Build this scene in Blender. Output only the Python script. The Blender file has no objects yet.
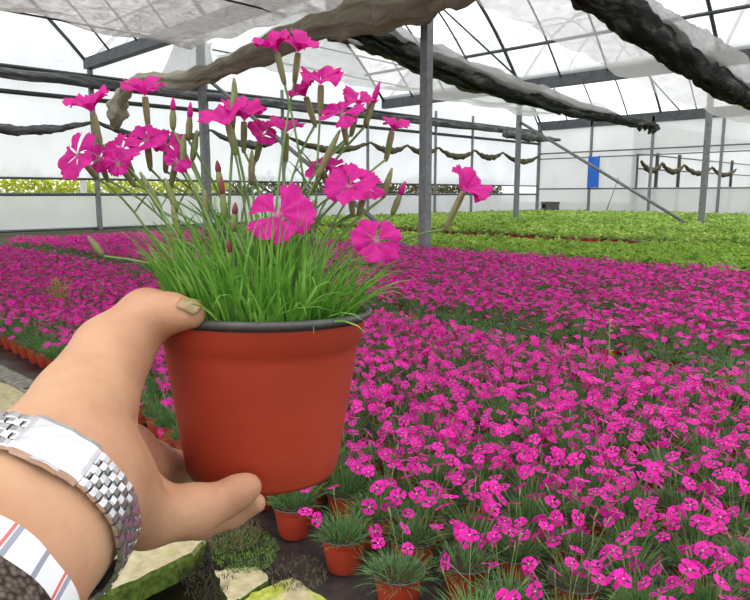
import bpy, math, random
import numpy as np
from mathutils import Vector, Matrix, Quaternion

random.seed(7); RNG = np.random.default_rng(7)
SC = bpy.context.scene
COL = SC.collection
PI = math.pi

# ------------------------------------------------------------------ camera
# world: X runs along the left wall (away, to the right), Y along the beds (away, to the left)
H = 0.96; F = 660.0; PITCH = math.radians(9.12); CX, CY = 375.0, 300.0
FH = np.array([.70711, .70711, 0.0]); RT = np.array([.70711, -.70711, 0.0]); UPW = np.array([0, 0, 1.0])
FW = FH * math.cos(PITCH) - UPW * math.sin(PITCH)
UP = FH * math.sin(PITCH) + UPW * math.cos(PITCH)
CAM = np.array([0, 0, H])

def pix(px, py, d):
    "world point seen at a pixel at a given depth"
    return CAM + d * (FW + RT * (px - CX) / F + UP * (CY - py) / F)

def ground(px, py, z=0.0):
    r = FW + RT * (px - CX) / F + UP * (CY - py) / F
    t = (z - H) / r[2]
    return CAM + r * t

def proj(p):
    q = np.asarray(p, float) - CAM
    d = q @ FW
    return CX + F * (q @ RT) / d, CY - F * (q @ UP) / d, d

cd = bpy.data.cameras.new('camera'); cam = bpy.data.objects.new('camera', cd); COL.objects.link(cam)
cam.location = CAM; cam.rotation_euler = (PI / 2 - PITCH, 0, -PI / 4)
cd.sensor_width = 36; cd.sensor_fit = 'HORIZONTAL'; cd.lens = 36 * F / 750; cd.clip_start = .01; cd.clip_end = 300
SC.camera = cam

# ------------------------------------------------------------------ mesh builder
def norm(v):
    v = np.asarray(v, float); return v / (np.linalg.norm(v) + 1e-12)

class MB:
    def __init__(s): s.v = []; s.f = []; s.m = []; s.sm = []
    def add(s, verts, faces, mat=0, smooth=True):
        o = len(s.v); s.v.extend([tuple(map(float, p)) for p in verts])
        s.f.extend([tuple(i + o for i in f) for f in faces])
        s.m.extend([mat] * len(faces)); s.sm.extend([smooth] * len(faces))
    def tube(s, path, rad, n=8, mat=0, caps=True, squash=None, smooth=True):
        path = [np.asarray(p, float) for p in path]; k = len(path)
        rad = [rad] * k if np.isscalar(rad) else list(rad)
        t = norm(path[1] - path[0])
        a = norm(np.cross(t, [0, 0, 1] if abs(t[2]) < .9 else [1, 0, 0]))
        vs = []
        for i in range(k):
            t = norm(path[min(i + 1, k - 1)] - path[max(i - 1, 0)])
            a = norm(a - t * (a @ t)); b = np.cross(t, a)
            for j in range(n):
                th = 2 * PI * j / n
                vs.append(path[i] + rad[i] * (a * math.cos(th) + b * math.sin(th) * (squash or 1)))
        fs = [(i * n + j, i * n + (j + 1) % n, (i + 1) * n + (j + 1) % n, (i + 1) * n + j) for i in range(k - 1) for j in range(n)]
        if caps: fs += [tuple(range(n))[::-1], tuple((k - 1) * n + j for j in range(n))]
        s.add(vs, fs, mat, smooth)
    def bar(s, a, b, w, h=None, mat=0):
        "square bar from a to b"
        a = np.asarray(a, float); b = np.asarray(b, float); h = h or w; t = norm(b - a)
        x = norm(np.cross(t, [0, 0, 1])) if abs(t[2]) < .95 else np.array([1., 0, 0]); y = np.cross(t, x)
        vs = [p + x * sx * w / 2 + y * sy * h / 2 for p in (a, b) for sx, sy in ((-1, -1), (1, -1), (1, 1), (-1, 1))]
        s.add(vs, [(3, 2, 1, 0), (4, 5, 6, 7), (0, 1, 5, 4), (1, 2, 6, 5), (2, 3, 7, 6), (3, 0, 4, 7)], mat, False)
    def box(s, lo, hi, mat=0):
        x0, y0, z0 = lo; x1, y1, z1 = hi
        s.add([(x0, y0, z0), (x1, y0, z0), (x1, y1, z0), (x0, y1, z0), (x0, y0, z1), (x1, y0, z1), (x1, y1, z1), (x0, y1, z1)],
              [(3, 2, 1, 0), (4, 5, 6, 7), (0, 1, 5, 4), (1, 2, 6, 5), (2, 3, 7, 6), (3, 0, 4, 7)], mat, False)
    def lathe(s, prof, n=32, mat=0, close=False):
        vs = []; fs = []
        for r, z in prof:
            for j in range(n):
                th = 2 * PI * j / n; vs.append((r * math.cos(th), r * math.sin(th), z))
        for i in range(len(prof) - 1):
            for j in range(n): fs.append((i * n + j, i * n + (j + 1) % n, (i + 1) * n + (j + 1) % n, (i + 1) * n + j))
        s.add(vs, fs, mat)
    def grid(s, P, mat=0, smooth=True):
        "P: (a,b,3) array"
        a, b = P.shape[:2]
        s.add(P.reshape(-1, 3), [(i * b + j, i * b + j + 1, (i + 1) * b + j + 1, (i + 1) * b + j) for i in range(a - 1) for j in range(b - 1)], mat, smooth)
    def mesh(s, name, mats):
        me = bpy.data.meshes.new(name); me.from_pydata(s.v, [], s.f)
        for m in mats: me.materials.append(m)
        me.polygons.foreach_set('material_index', s.m); me.polygons.foreach_set('use_smooth', s.sm); me.update()
        return me
    def build(s, name, mats, parent=None, loc=None):
        mats = mats if isinstance(mats, (list, tuple)) else [mats]
        return link(name, s.mesh(name, mats), parent, loc)

def link(name, me, parent=None, loc=None):
    o = bpy.data.objects.new(name, me); COL.objects.link(o)
    if loc is not None: o.location = loc
    if parent is not None: o.parent = parent
    return o

def tag(o, label, cat, group=None, kind=None):
    o['label'] = label; o['category'] = cat
    if group: o['group'] = group
    if kind: o['kind'] = kind
    return o

def thing(name, label, cat, loc=(0, 0, 0), group=None):
    o = bpy.data.objects.new(name, None); COL.objects.link(o); o.location = loc; o.empty_display_size = .05
    return tag(o, label, cat, group)

def struct(o): o['kind'] = 'structure'; return o

def local(p, root): return np.asarray(p, float) - np.array(root.location)

# ------------------------------------------------------------------ materials
def srgb(r, g, b):
    f = lambda c: c / 12.92 if c <= .04045 else ((c + .055) / 1.055) ** 2.4
    return tuple(f(c / 255) for c in (r, g, b)) + (1,)

class M:
    "small node helper"
    def __init__(s, name):
        s.mat = bpy.data.materials.new(name); s.mat.use_nodes = True; s.nt = s.mat.node_tree; s.nt.nodes.clear()
        s.out = s.n('ShaderNodeOutputMaterial')
    def n(s, t, **kw):
        nd = s.nt.nodes.new(t)
        for k, v in kw.items():
            if k in nd.inputs: s.set(nd.inputs[k], v)
            else: setattr(nd, k, v)
        return nd
    def set(s, inp, v):
        if hasattr(v, 'is_output') or isinstance(v, bpy.types.NodeSocket): s.nt.links.new(v, inp)
        else: inp.default_value = v
    def noise(s, scale, detail=4, rough=.55, coord='Object', dist=0, sc=None):
        tc = s.n('ShaderNodeTexCoord'); vec = tc.outputs[coord]
        if sc:
            mp = s.n('ShaderNodeMapping'); s.set(mp.inputs['Vector'], vec); mp.inputs['Scale'].default_value = sc; vec = mp.outputs[0]
        nz = s.n('ShaderNodeTexNoise', Scale=scale, Detail=detail, Roughness=rough, Distortion=dist); s.set(nz.inputs['Vector'], vec)
        return nz.outputs['Fac']
    def ramp(s, fac, stops):
        r = s.n('ShaderNodeValToRGB'); s.set(r.inputs[0], fac); el = r.color_ramp.elements
        while len(el) < len(stops): el.new(.5)
        for e, (p, c) in zip(el, stops): e.position = p; e.color = c
        return r.outputs[0]
    def mix(s, fac, a, b, blend='MIX'):
        m = s.n('ShaderNodeMix', data_type='RGBA', blend_type=blend)
        s.set(m.inputs[0], fac); s.set(m.inputs[6], a); s.set(m.inputs[7], b); return m.outputs[2]
    def bsdf(s, color, rough=.6, metal=0, spec=.5, bump=None, bstr=.3, bdist=.002, sss=0, trans=0):
        b = s.n('ShaderNodeBsdfPrincipled'); s.set(b.inputs['Base Color'], color); s.set(b.inputs['Roughness'], rough)
        b.inputs['Metallic'].default_value = metal; b.inputs['Specular IOR Level'].default_value = spec
        if sss: b.inputs['Subsurface Weight'].default_value = sss; b.inputs['Subsurface Radius'].default_value = (1, .35, .2); b.inputs['Subsurface Scale'].default_value = .006
        if bump is not None:
            bp = s.n('ShaderNodeBump', Strength=bstr, Distance=bdist); s.set(bp.inputs['Height'], bump); s.set(b.inputs['Normal'], bp.outputs[0])
        sh = b.outputs[0]
        if trans:
            t = s.n('ShaderNodeBsdfTranslucent'); s.set(t.inputs[0], color)
            mx = s.n('ShaderNodeMixShader'); mx.inputs[0].default_value = trans
            s.set(mx.inputs[1], sh); s.set(mx.inputs[2], t.outputs[0]); sh = mx.outputs[0]
        s.set(s.out.inputs[0], sh); return s.mat

def simple(name, c1, c2=None, scale=20, rough=.6, metal=0, spec=.5, bstr=0, trans=0, coord='Object', sc=None):
    m = M(name)
    if c2 is None: return m.bsdf(c1, rough, metal, spec, trans=trans)
    nz = m.noise(scale, coord=coord, sc=sc)
    return m.bsdf(m.ramp(nz, [(.3, c1), (.7, c2)]), rough, metal, spec, nz if bstr else None, bstr, trans=trans)

def varied(name, c1, c2, c3, scale, rough=.6, trans=.25, spec=.3):
    "foliage or petals: colour varies per object and by a noise of the object's own"
    m = M(name); oi = m.n('ShaderNodeObjectInfo'); nz = m.noise(scale, 2)
    base = m.ramp(nz, [(.3, c1), (.5, c2), (.7, c3)])
    hs = m.n('ShaderNodeHueSaturation'); m.set(hs.inputs['Color'], base)
    mr = m.n('ShaderNodeMapRange'); m.set(mr.inputs[0], oi.outputs['Random']); mr.inputs[3].default_value = .82; mr.inputs[4].default_value = 1.12
    m.set(hs.inputs['Value'], mr.outputs[0])
    return m.bsdf(hs.outputs[0], rough, 0, spec, trans=trans)

TERRA = None
def terracotta():
    m = M('terracotta_plastic'); nz = m.noise(9, 3); fine = m.noise(60, 3, sc=(1, 1, .15))
    c = m.ramp(nz, [(.3, srgb(154, 50, 30)), (.7, srgb(174, 62, 40))])
    return m.bsdf(c, .5, 0, .4, fine, .06)
TERRA = terracotta()
BLACKP = simple('black_plastic', srgb(52, 52, 52), srgb(88, 86, 84), 40, .5)
SOIL = simple('potting_soil', srgb(38, 28, 20), srgb(70, 54, 40), 90, .95, bstr=.6)
GRASSY = varied('pink_foliage_greygreen', srgb(70, 110, 56), srgb(96, 138, 76), srgb(132, 164, 104), 60, .6, .3)
HELDLEAF = varied('fresh_green_leaf', srgb(84, 138, 46), srgb(112, 166, 64), srgb(152, 194, 100), 55, .5, .4)
STEM = simple('flower_stem', srgb(96, 132, 70), srgb(126, 148, 90), 80, .6, trans=.15)
CALYX = simple('calyx_green', srgb(112, 124, 76), srgb(146, 138, 100), 120, .6)
BUD = simple('bud_green', srgb(116, 138, 70), srgb(120, 96, 76), 120, .6)
WITHER = simple('withered_petal', srgb(96, 28, 40), srgb(140, 64, 70), 150, .8)
PINKS = varied('magenta_petal_bed', srgb(212, 12, 152), srgb(234, 24, 170), srgb(242, 68, 190), 45, .55, .35)
PINKC = simple('pale_pink_throat', srgb(240, 130, 200), None, trans=.2)
def petal_held():
    m = M('magenta_petal'); tc = m.n('ShaderNodeTexCoord')
    ln = m.n('ShaderNodeVectorMath', operation='LENGTH'); m.set(ln.inputs[0], tc.outputs['Object'])
    st = m.noise(240, 2)
    mr = m.n('ShaderNodeMapRange'); m.set(mr.inputs[0], ln.outputs['Value']); mr.inputs[2].default_value = .02
    c = m.ramp(mr.outputs[0], [(.0, srgb(236, 150, 205)), (.16, srgb(196, 22, 138)), (.45, srgb(208, 10, 144)), (1, srgb(220, 26, 156))])
    c = m.mix(.25, c, m.ramp(st, [(.35, srgb(178, 8, 122)), (.65, srgb(232, 50, 170))]))
    return m.bsdf(c, .5, 0, .3, trans=.4)
PETAL = petal_held()
GREENBED = varied('yellow_green_leaf', srgb(92, 132, 46), srgb(146, 180, 72), srgb(188, 206, 112), 3.0, .6, .35)
GALV = simple('galvanised_steel', srgb(104, 108, 110), srgb(130, 133, 135), 12, .5, .3, coord='Object')
DARKST = simple('dark_grey_steel', srgb(62, 64, 68), srgb(84, 86, 90), 6, .55, .2)
BLACKST = simple('black_pipe', srgb(36, 38, 40), None, rough=.5)

def film(name, transp, col, colt, wr=0.0, dirt=True):
    m = M(name)
    tr = m.n('ShaderNodeBsdfTransparent'); tl = m.n('ShaderNodeBsdfTranslucent'); df = m.n('ShaderNodeBsdfDiffuse')
    tl.inputs[0].default_value = colt; df.inputs[0].default_value = col
    a = m.n('ShaderNodeMixShader'); a.inputs[0].default_value = .35; m.set(a.inputs[1], tl.outputs[0]); m.set(a.inputs[2], df.outputs[0])
    b = m.n('ShaderNodeMixShader'); m.set(b.inputs[2], tr.outputs[0]); m.set(b.inputs[1], a.outputs[0])
    if dirt:
        nz = m.noise(.9, 5, .6)
        mr = m.n('ShaderNodeMapRange'); m.set(mr.inputs[0], nz); mr.inputs[1].default_value = .3; mr.inputs[2].default_value = .7
        mr.inputs[3].default_value = transp - wr; mr.inputs[4].default_value = transp + wr; m.set(b.inputs[0], mr.outputs[0])
    else: b.inputs[0].default_value = transp
    m.set(m.out.inputs[0], b.outputs[0]); return m.mat
ROOFFILM = film('clear_roof_film', .55, (.85, .87, .9, 1), (.9, .92, .95, 1), .06)
WALLFILM = film('milky_wall_film', .12, (.74, .77, .80, 1), (.80, .84, .88, 1), .08)
BACKFILM = film('dusty_wall_film', .10, (.62, .64, .64, 1), (.70, .72, .71, 1), .06)

def netmat(name, c1, c2, open_):
    m = M(name); nz = m.noise(5.5, 7, .72, dist=1.2)
    col = m.ramp(nz, [(.3, c1), (.7, c2)])
    df = m.n('ShaderNodeBsdfDiffuse'); tl = m.n('ShaderNodeBsdfTranslucent'); tr = m.n('ShaderNodeBsdfTransparent')
    m.set(df.inputs[0], col); m.set(tl.inputs[0], col)
    a = m.n('ShaderNodeMixShader'); a.inputs[0].default_value = .6; m.set(a.inputs[1], df.outputs[0]); m.set(a.inputs[2], tl.outputs[0])
    b = m.n('ShaderNodeMixShader'); m.set(b.inputs[1], a.outputs[0]); m.set(b.inputs[2], tr.outputs[0])
    mr = m.n('ShaderNodeMapRange'); m.set(mr.inputs[0], nz); mr.inputs[1].default_value = .3; mr.inputs[2].default_value = .7
    mr.inputs[3].default_value = max(0, open_ - .12); mr.inputs[4].default_value = open_ + .12; m.set(b.inputs[0], mr.outputs[0])
    m.set(m.out.inputs[0], b.outputs[0]); return m.mat
NETSHEET = netmat('grey_shade_net', srgb(122, 119, 114), srgb(184, 181, 177), .16)
NETPALE = netmat('pale_shade_net', srgb(158, 158, 156), srgb(192, 192, 190), .38)
def bundle_mat(name, c1, c2, c3, sc=(.3, 1.6, 1.6), tr=.2):
    m = M(name); nz = m.noise(4.0, 6, .7, dist=.8, sc=sc); st = m.noise(9, 5, .7, sc=sc)
    c = m.ramp(nz, [(.25, c1), (.5, c2), (.8, c3)])
    return m.bsdf(c, .9, 0, .1, st, .6, .04, trans=tr)
BUNDLEO = bundle_mat('olive_rolled_net', srgb(126, 122, 108), srgb(172, 167, 151), srgb(210, 206, 194), (2.4, .4, 2.4), .45)
BUNDLED = bundle_mat('dark_rolled_net', srgb(26, 28, 26), srgb(50, 52, 50), srgb(140, 142, 138))
BUNDLEG = bundle_mat('grey_rolled_net', srgb(48, 50, 52), srgb(92, 94, 95), srgb(170, 172, 172))

# ------------------------------------------------------------------ setting: ground and shell
US = [-14.6, -3.6, 7.4, 18.45, 29.5]; VW = 18.0; ZG = 4.3; RISE = 3.2
def arch_z(u):
    for a, b in zip(US[:-1], US[1:]):
        if a <= u <= b:
            c = (a + b) / 2; h = (b - a) / 2; return ZG + RISE * (1 - ((u - c) / h) ** 2)
    return ZG

def build_floor():
    xs = np.unique(np.concatenate([np.linspace(-60, -1, 9), np.linspace(-1, 2.2, 65), np.linspace(2.2, 70, 15)]))
    ys = np.unique(np.concatenate([np.linspace(-60, -1, 9), np.linspace(-1, 5, 121), np.linspace(5, 70, 15)]))
    X, Y = np.meshgrid(xs, ys, indexing='ij'); Z = np.zeros_like(X)
    pit = ground(190, 590, -.04)
    d2 = ((X - pit[0]) / .10) ** 2 + ((Y - pit[1]) / .15) ** 2
    Z -= .13 * np.exp(-d2 ** 2)
    near = (X > -1) & (X < .86) & (Y > -1) & (Y < 5)
    Z += near * (.008 * np.sin(X * 37 + np.sin(Y * 23) * 2) * np.sin(Y * 31 + X * 11)) - near * .01
    mb = MB(); mb.grid(np.stack([X, Y, Z], -1)[:, ::-1])
    m = M('damp_soil'); nz = m.noise(14, 6, .65); n2 = m.noise(3, 3)
    c = m.ramp(nz, [(.3, srgb(34, 30, 24)), (.55, srgb(70, 62, 48)), (.75, srgb(112, 102, 80))])
    c = m.mix(m.ramp(n2, [(.45, (0, 0, 0, 1)), (.62, (.8, .8, .8, 1))]), c, srgb(70, 84, 36))
    return struct(mb.build('floor', m.bsdf(c, .9, 0, .2, nz, .8, .02)))
build_floor()

# left wall: gable end at v = 18, with a long slit open between z .96 and 1.33
mb = MB()
for z0, z1 in ((0, .95), (1.34, ZG)):
    us = np.linspace(-14.6, 29.5, 90); zs = np.linspace(z0, z1, 6)
    U, Z = np.meshgrid(us, zs, indexing='ij'); V = VW + .02 * np.sin(U * 5.1 + Z * 2) * np.sin(Z * 3 + U)
    mb.grid(np.stack([U, V, Z], -1))
us = np.linspace(-14.6, 29.5, 181)
G = np.stack([np.stack([us, np.full_like(us, VW), np.full_like(us, ZG)], -1), np.stack([us, np.full_like(us, VW), np.array([arch_z(u) for u in us])], -1)], 1)
mb.grid(G)
struct(mb.build('wall_left', WALLFILM))
# back wall at u = 29.5 with the film missing between z 1.2 and 2.75 from v 13.05 to 4.6
mb = MB(); UB = 29.5; WV0, WV1, WZ0, WZ1 = 4.6, 13.0, 1.22, 2.72
def bpanel(v0, v1, z0, z1):
    vs = np.linspace(v0, v1, max(2, int((v1 - v0) * 3))); zs = np.linspace(z0, z1, 5)
    V, Z = np.meshgrid(vs, zs, indexing='ij'); U = UB + .015 * np.sin(V * 6 + Z * 3)
    mb.grid(np.stack([U, V, Z], -1))
bpanel(-10, VW, 0, WZ0); bpanel(-10, VW, WZ1, ZG); bpanel(WV1, VW, WZ0, WZ1); bpanel(-10, WV0, WZ0, WZ1)
struct(mb.build('wall_back', BACKFILM))
# the neighbouring bay seen through that opening: a side wall running away and an end wall
mb = MB(); us = np.linspace(29.6, 52, 40); zs = np.linspace(0, 4.2, 5); U, Z = np.meshgrid(us, zs, indexing='ij')
mb.grid(np.stack([U, 13.25 + .015 * np.sin(U * 5), Z], -1)); struct(mb.build('wall_annex', BACKFILM))
mb = MB(); vs = np.linspace(-10, 13.25, 24); V, Z = np.meshgrid(vs, zs, indexing='ij')
mb.grid(np.stack([52 + 0 * V, V, Z], -1)); struct(mb.build('wall_annex_end', BACKFILM))
# roof film
mb = MB()
for a, b in zip(US[:-1], US[1:]):
    us = np.linspace(a, b, 25); vs = np.linspace(-10, VW, 19); U, V = np.meshgrid(us, vs, indexing='ij')
    mb.grid(np.stack([U, V, np.vectorize(arch_z)(U) + .045], -1))
us = np.linspace(29.5, 52, 25); U, V = np.meshgrid(us, np.linspace(-10, 13.25, 10), indexing='ij')
mb.grid(np.stack([U, V, ZG + 2.2 * np.sin((U - 29.5) / 22.5 * PI) + .045], -1))
struct(mb.build('ceiling', ROOFFILM))

# ------------------------------------------------------------------ steelwork
ORD = ['first', 'second', 'third', 'fourth', 'fifth', 'sixth', 'seventh', 'eighth', 'ninth', 'tenth', 'eleventh', 'twelfth',
       'thirteenth', 'fourteenth', 'fifteenth', 'sixteenth', 'seventeenth', 'eighteenth', 'nineteenth', 'twentieth']
def post(u, v, z1, w, label, group=None, mat=None, z0=0.0):
    t = thing('steel_post', label, 'post', (u, v, z0), group)
    mb = MB(); mb.bar((0, 0, 0), (0, 0, z1 - z0), w); mb.build('shaft', mat or GALV, t)
    mb = MB(); mb.box((-w, -w, 0), (w, w, .02)); mb.build('foot_plate', DARKST, t)
    return t
post(7.4, 6.37, ZG, .13, 'thick grey steel post standing where pink bed meets green bed', 'main posts')
post(7.4, 12.4, ZG, .13, 'grey steel post rising behind the held plant to the olive net roll', 'main posts')
post(18.45, 12.0, ZG, .13, 'grey steel post from whose top the long diagonal brace slopes down', 'main posts')
post(18.45, 6.3, ZG, .13, 'grey steel post in the green bed at the foot of the diagonal brace', 'main posts')
lw = [(3.2, None), (7.4, 'grey wall post beside yellow-green slit, under the dark gutter end'), (10.8, 'thin wall post behind the held flowers, second along left wall'),
      (13.6, 'thin wall post behind the right half of the held flowers'), (17.5, 'left-wall post just left of the thick grey post'),
      (21.4, 'left-wall post right of the thick grey post'), (23.9, 'left-wall post between thick grey post and brace post')]
for u, lab in lw:
    if lab: post(u, VW - .12, ZG, .11 if u < 8 else .08, lab, 'left wall posts')
post(29.4, VW - .1, ZG, .12, 'corner post where the left film wall meets the back wall', 'back wall posts')
for v, lab in ((15.15, 'back-wall post at the left edge of the blue board'), (12.3, 'back-wall post in the middle of the open window'),
               (9.45, 'back-wall post just right of the tall green-bed post'), (6.4, 'back-wall post near the right end of the open window')):
    post(29.4, v, ZG, .1, lab, 'back wall posts')
for i, u in enumerate((29.75, 32.0, 34.7, 38.7, 42.7, 46.7)):
    post(u, 13.1, 2.9, .13, 'post inside the open window, %s from the left along the annex wall' % ORD[i], 'annex posts', DARKST)

def pipe(name, pts, r, label, cat, mat, group=None, sq=False, n=8):
    root = tuple(pts[0]); mb = MB(); P = [np.asarray(p, float) - np.asarray(pts[0], float) for p in pts]
    if sq: mb.bar(P[0], P[-1], r, sq)
    else: mb.tube(P, r, n)
    return tag(mb.build(name, mat, None, root), label, cat, group)

pipe('gutter', [(7.4, -10, ZG), (7.4, VW, ZG)], .22, 'dark steel gutter over the olive net roll, ending above wall post', 'gutter', DARKST, 'roof gutters', .26)
pipe('gutter', [(18.45, -10, ZG + .05), (18.45, VW, ZG + .05)], .2, 'broad dark steel gutter crossing the bright roof above the diagonal brace', 'gutter', DARKST, 'roof gutters', .42)
pipe('gutter', [(29.45, -10, ZG - .05), (29.45, VW, ZG - .05)], .2, 'dark steel gutter along the top of the back wall', 'gutter', DARKST, 'roof gutters', .40)
pipe('gutter', [(-3.6, -10, ZG), (-3.6, VW, ZG)], .22, 'dark steel gutter overhead behind the camera side', 'gutter', DARKST, 'roof gutters', .26) if False else None
# arches
for bay, (a, b), vs, nm in ((0, (-3.6, 7.4), [18] + [17.9 - 1.47 * k for k in range(1, 11)], 'left bay'), (1, (7.4, 18.45), [17.9 - 1.47 * k for k in range(11)], 'middle bay'), (2, (18.45, 29.5), [17.9 - 1.47 * k for k in range(11)], 'far bay')):
    for k, v in enumerate(vs):
        us = np.linspace(a, b, 25); pts = [(u, v - (.05 if v == 18 else 0), arch_z(u)) for u in us]
        thick = (k % 4 == 0)
        lab = 'steel end arch curving up from the dark gutter at upper left' if bay == 0 and k == 0 else 'curved steel roof arch of the %s, %s from the gable' % (nm, ORD[k])
        pipe('roof_arch', pts, .05 if thick else .028, lab, 'roof arch', DARKST, 'roof arches')
for u, r, lab in ((17.5, .05, 'dark roof purlin just above the broad gutter'), (15.8, .032, 'thin roof purlin high on the middle bay slope'),
                  (12.9, .03, 'ridge purlin at the top of the middle bay'), (27.2, .03, 'thin roof purlin above the back wall gutter'), (24, .03, 'ridge purlin of the far bay')):
    pipe('roof_purlin', [(u, -10, arch_z(u) - .06), (u, VW, arch_z(u) - .06)], r, lab, 'purlin', DARKST, 'roof purlins')
# bracing
pipe('diagonal_brace', [(18.45, 11.95, 3.2), (18.45, 6.55, .12)], .045, 'long grey pipe brace sloping across the blue board to the green bed', 'brace', GALV)
pipe('diagonal_brace', [(7.4, 12.35, 3.35), (7.4, 6.6, .1)], .04, 'grey pipe brace behind held plant, sloping to the thick post foot', 'brace', GALV)
def on_roof(px, py, v): 
    r = FW + RT * (px - CX) / F + UP * (CY - py) / F
    return CAM + r * (v / r[1])
pipe('roof_brace', [(14.1, 13.4, arch_z(14.1) - .1), (18.3, 11.9, ZG + .15)], .028, 'thin diagonal roof brace in the middle bay beside the thick post', 'brace', DARKST)
pipe('roof_brace', [(26, 12.6, arch_z(26) - .1), (29.4, 11.2, ZG + .1)], .028, 'thin diagonal roof brace in the far bay above back gutter', 'brace', DARKST)
pipe('strut', [(29.3, 17.9, ZG - .1), (27.8, 17.9, arch_z(27.8) - .02)], .03, 'short sloping strut at the far corner of the roof', 'strut', DARKST)

# rails on the left wall
def lrail(z, r, label, mat=BLACKST, v=VW - .1, u0=-8, u1=29.4): return pipe('wall_rail', [(u0, v, z), (u1, v, z)], r, label, 'rail', mat, 'wall rails')
lrail(.95, .04, 'dark rail along the lower lip of the left wall slit', DARKST)
lrail(1.35, .03, 'dark rail along the upper lip of the left wall slit', DARKST)
lrail(.05, .04, 'dark rail along the foot of the left film wall', DARKST)
lrail(3.40, .06, 'thin black pipe below the rolled curtain on left wall')
# rails on back wall
def brail(z, r, label): return pipe('wall_rail', [(29.4, -9, z), (29.4, VW - .1, z)], r, label, 'rail', GALV, 'wall rails')
brail(1.21, .035, 'rail under the blue board along the back wall')
brail(2.92, .035, 'upper of two rails above the open back window')
brail(2.66, .028, 'lower of two rails above the open back window')
for z, lab in ((2.75, 'upper rail on the annex wall seen through back window'), (2.1, 'middle rail on the annex wall seen through back window')):
    pipe('wall_rail', [(29.7, 13.12, z), (52, 13.12, z)], .035, lab, 'rail', GALV, 'wall rails')
# small upright filler posts of the slit at the left
pipe('wall_stud', [(7.05, VW - .08, .95), (7.05, VW - .08, 1.36)], .16, 'short white stud closing the yellow-green slit', 'stud', simple('white_paint', srgb(225, 225, 225)), None, .05)
# leaning stick at the back wall
pipe('leaning_stick', [(29.0, 14.1, 0), (29.3, 13.7, 1.7)], .02, 'thin stick leaning on the back wall under blue board', 'stick', GALV)

# ------------------------------------------------------------------ nets and curtains
def wob(n, amp, f=1.0, seed=0):
    r = np.random.default_rng(seed); t = np.linspace(0, 1, n); y = np.zeros(n)
    for k in range(1, 9): y += r.normal() / k ** .7 * np.sin(2 * PI * (k * 1.7 * f * t + r.random()))
    return amp * y
def bundle(path, rad, seed, n=26, steps=60, lumps=.24, squash=1.0):
    "a rolled-up net: a lumpy twisted tube; returns a builder in world coordinates"
    path = np.asarray(path, float); s = np.linspace(0, len(path) - 1, steps)
    P = np.stack([np.interp(s, range(len(path)), path[:, k]) for k in range(3)], 1)
    for _ in range(3): P[1:-1] = (P[:-2] + 2 * P[1:-1] + P[2:]) / 4
    R = np.interp(s, range(len(path)), rad)
    r = np.random.default_rng(seed); ph = r.random(6) * 6.28; vs = []
    for i in range(steps):
        t = norm(P[min(i + 1, steps - 1)] - P[max(i - 1, 0)]); a = norm(np.cross(t, [0, 0, 1])); b = np.cross(a, t)
        for j in range(n):
            th = 2 * PI * j / n
            q = i * 60 / steps; w1 = .5 * math.sin(q * .21 + ph[4]); w2 = .7 * math.sin(q * .13 + ph[5])
            k = 1 + lumps * (.75 * abs(math.sin(2.5 * (th + .06 * q + w1) + ph[0])) - .45 + .35 * math.sin(4 * (th - .05 * q + w2) + ph[1]) + .25 * math.sin(7 * (th + .10 * q) + ph[2] + 2 * w1)
                           + .55 * math.sin(.55 * q + ph[3] + math.sin(th)) + .35 * math.sin(1.7 * q + 2 * math.sin(th + ph[2])) + r.normal() * .10)
            vs.append(P[i] + R[i] * k * (a * math.cos(th) - b * -math.sin(th) * squash))
    fs = [(i * n + j, i * n + (j + 1) % n, (i + 1) * n + (j + 1) % n, (i + 1) * n + j) for i in range(steps - 1) for j in range(n)]
    fs += [tuple(range(n))[::-1], tuple((steps - 1) * n + j for j in range(n))]
    return vs, fs
def add_bundle(parent, name, mat, path, rad, seed, **kw):
    vs, fs = bundle(path, rad, seed, **kw); mb = MB(); o = np.array(parent.location)
    mb.add([v - o for v in vs], fs); return mb.build(name, mat, parent)
def sheet(parent, mat, fn, nu, nv, name='net_sheet'):
    "fn(s,t)->world point"
    o = np.array(parent.location); P = np.zeros((nu, nv, 3))
    for i in range(nu):
        for j in range(nv): P[i, j] = fn(i / (nu - 1), j / (nv - 1)) - o
    mb = MB(); mb.grid(P); return mb.build(name, mat, parent)
def onv(px, py, v):
    r = FW + RT * (px - CX) / F + UP * (CY - py) / F; return CAM + r * (v / r[1])
def onu(px, py, u):
    r = FW + RT * (px - CX) / F + UP * (CY - py) / F; return CAM + r * (u / r[0])

SWAGM = bundle_mat('olive_swag_net', srgb(62, 58, 44), srgb(100, 94, 74), srgb(138, 130, 108))
# net A: grey sheet over the upper left, gathered in an olive roll by the first gutter
tA = thing('shade_net', 'grey shade net across upper left, gathered in a thick olive roll', 'shade net', (7.0, 9, 3.7), 'shade nets')
pA = [onu(*p, 6.95) for p in ((470, -26), (420, 2), (360, 12), (305, 33), (250, 55), (215, 73), (185, 80), (152, 80), (130, 84), (121, 98), (117, 114), (114, 128))]
add_bundle(tA, 'rolled_net', BUNDLEO, pA, [.28, .27, .26, .19, .17, .16, .17, .14, .12, .17, .19, .10], 3, steps=120, lumps=.34)
def fA(s, t):
    u = -3.4 + 10.3 * s; v = 1.5 + 10.4 * t
    z = 3.86 - .14 * math.sin(PI * ((v / 2.95) % 1)) * (1 if t < 1 else 0) + .05 * math.sin(u * 3.1 + v * 1.7) + .04 * math.sin(v * 5 + u * 1.3) - .05 * s
    if t > .985: z -= .06
    return np.array([u, v, z])
sheet(tA, NETSHEET, fA, 52, 60)
mb = MB(); o = np.array(tA.location)
for v in (3.0, 5.95, 8.9, 11.88):
    mb.tube([np.array([-3.4, v, 3.84]) - o, np.array([6.9, v, 3.80]) - o], .018, 5)
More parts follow.
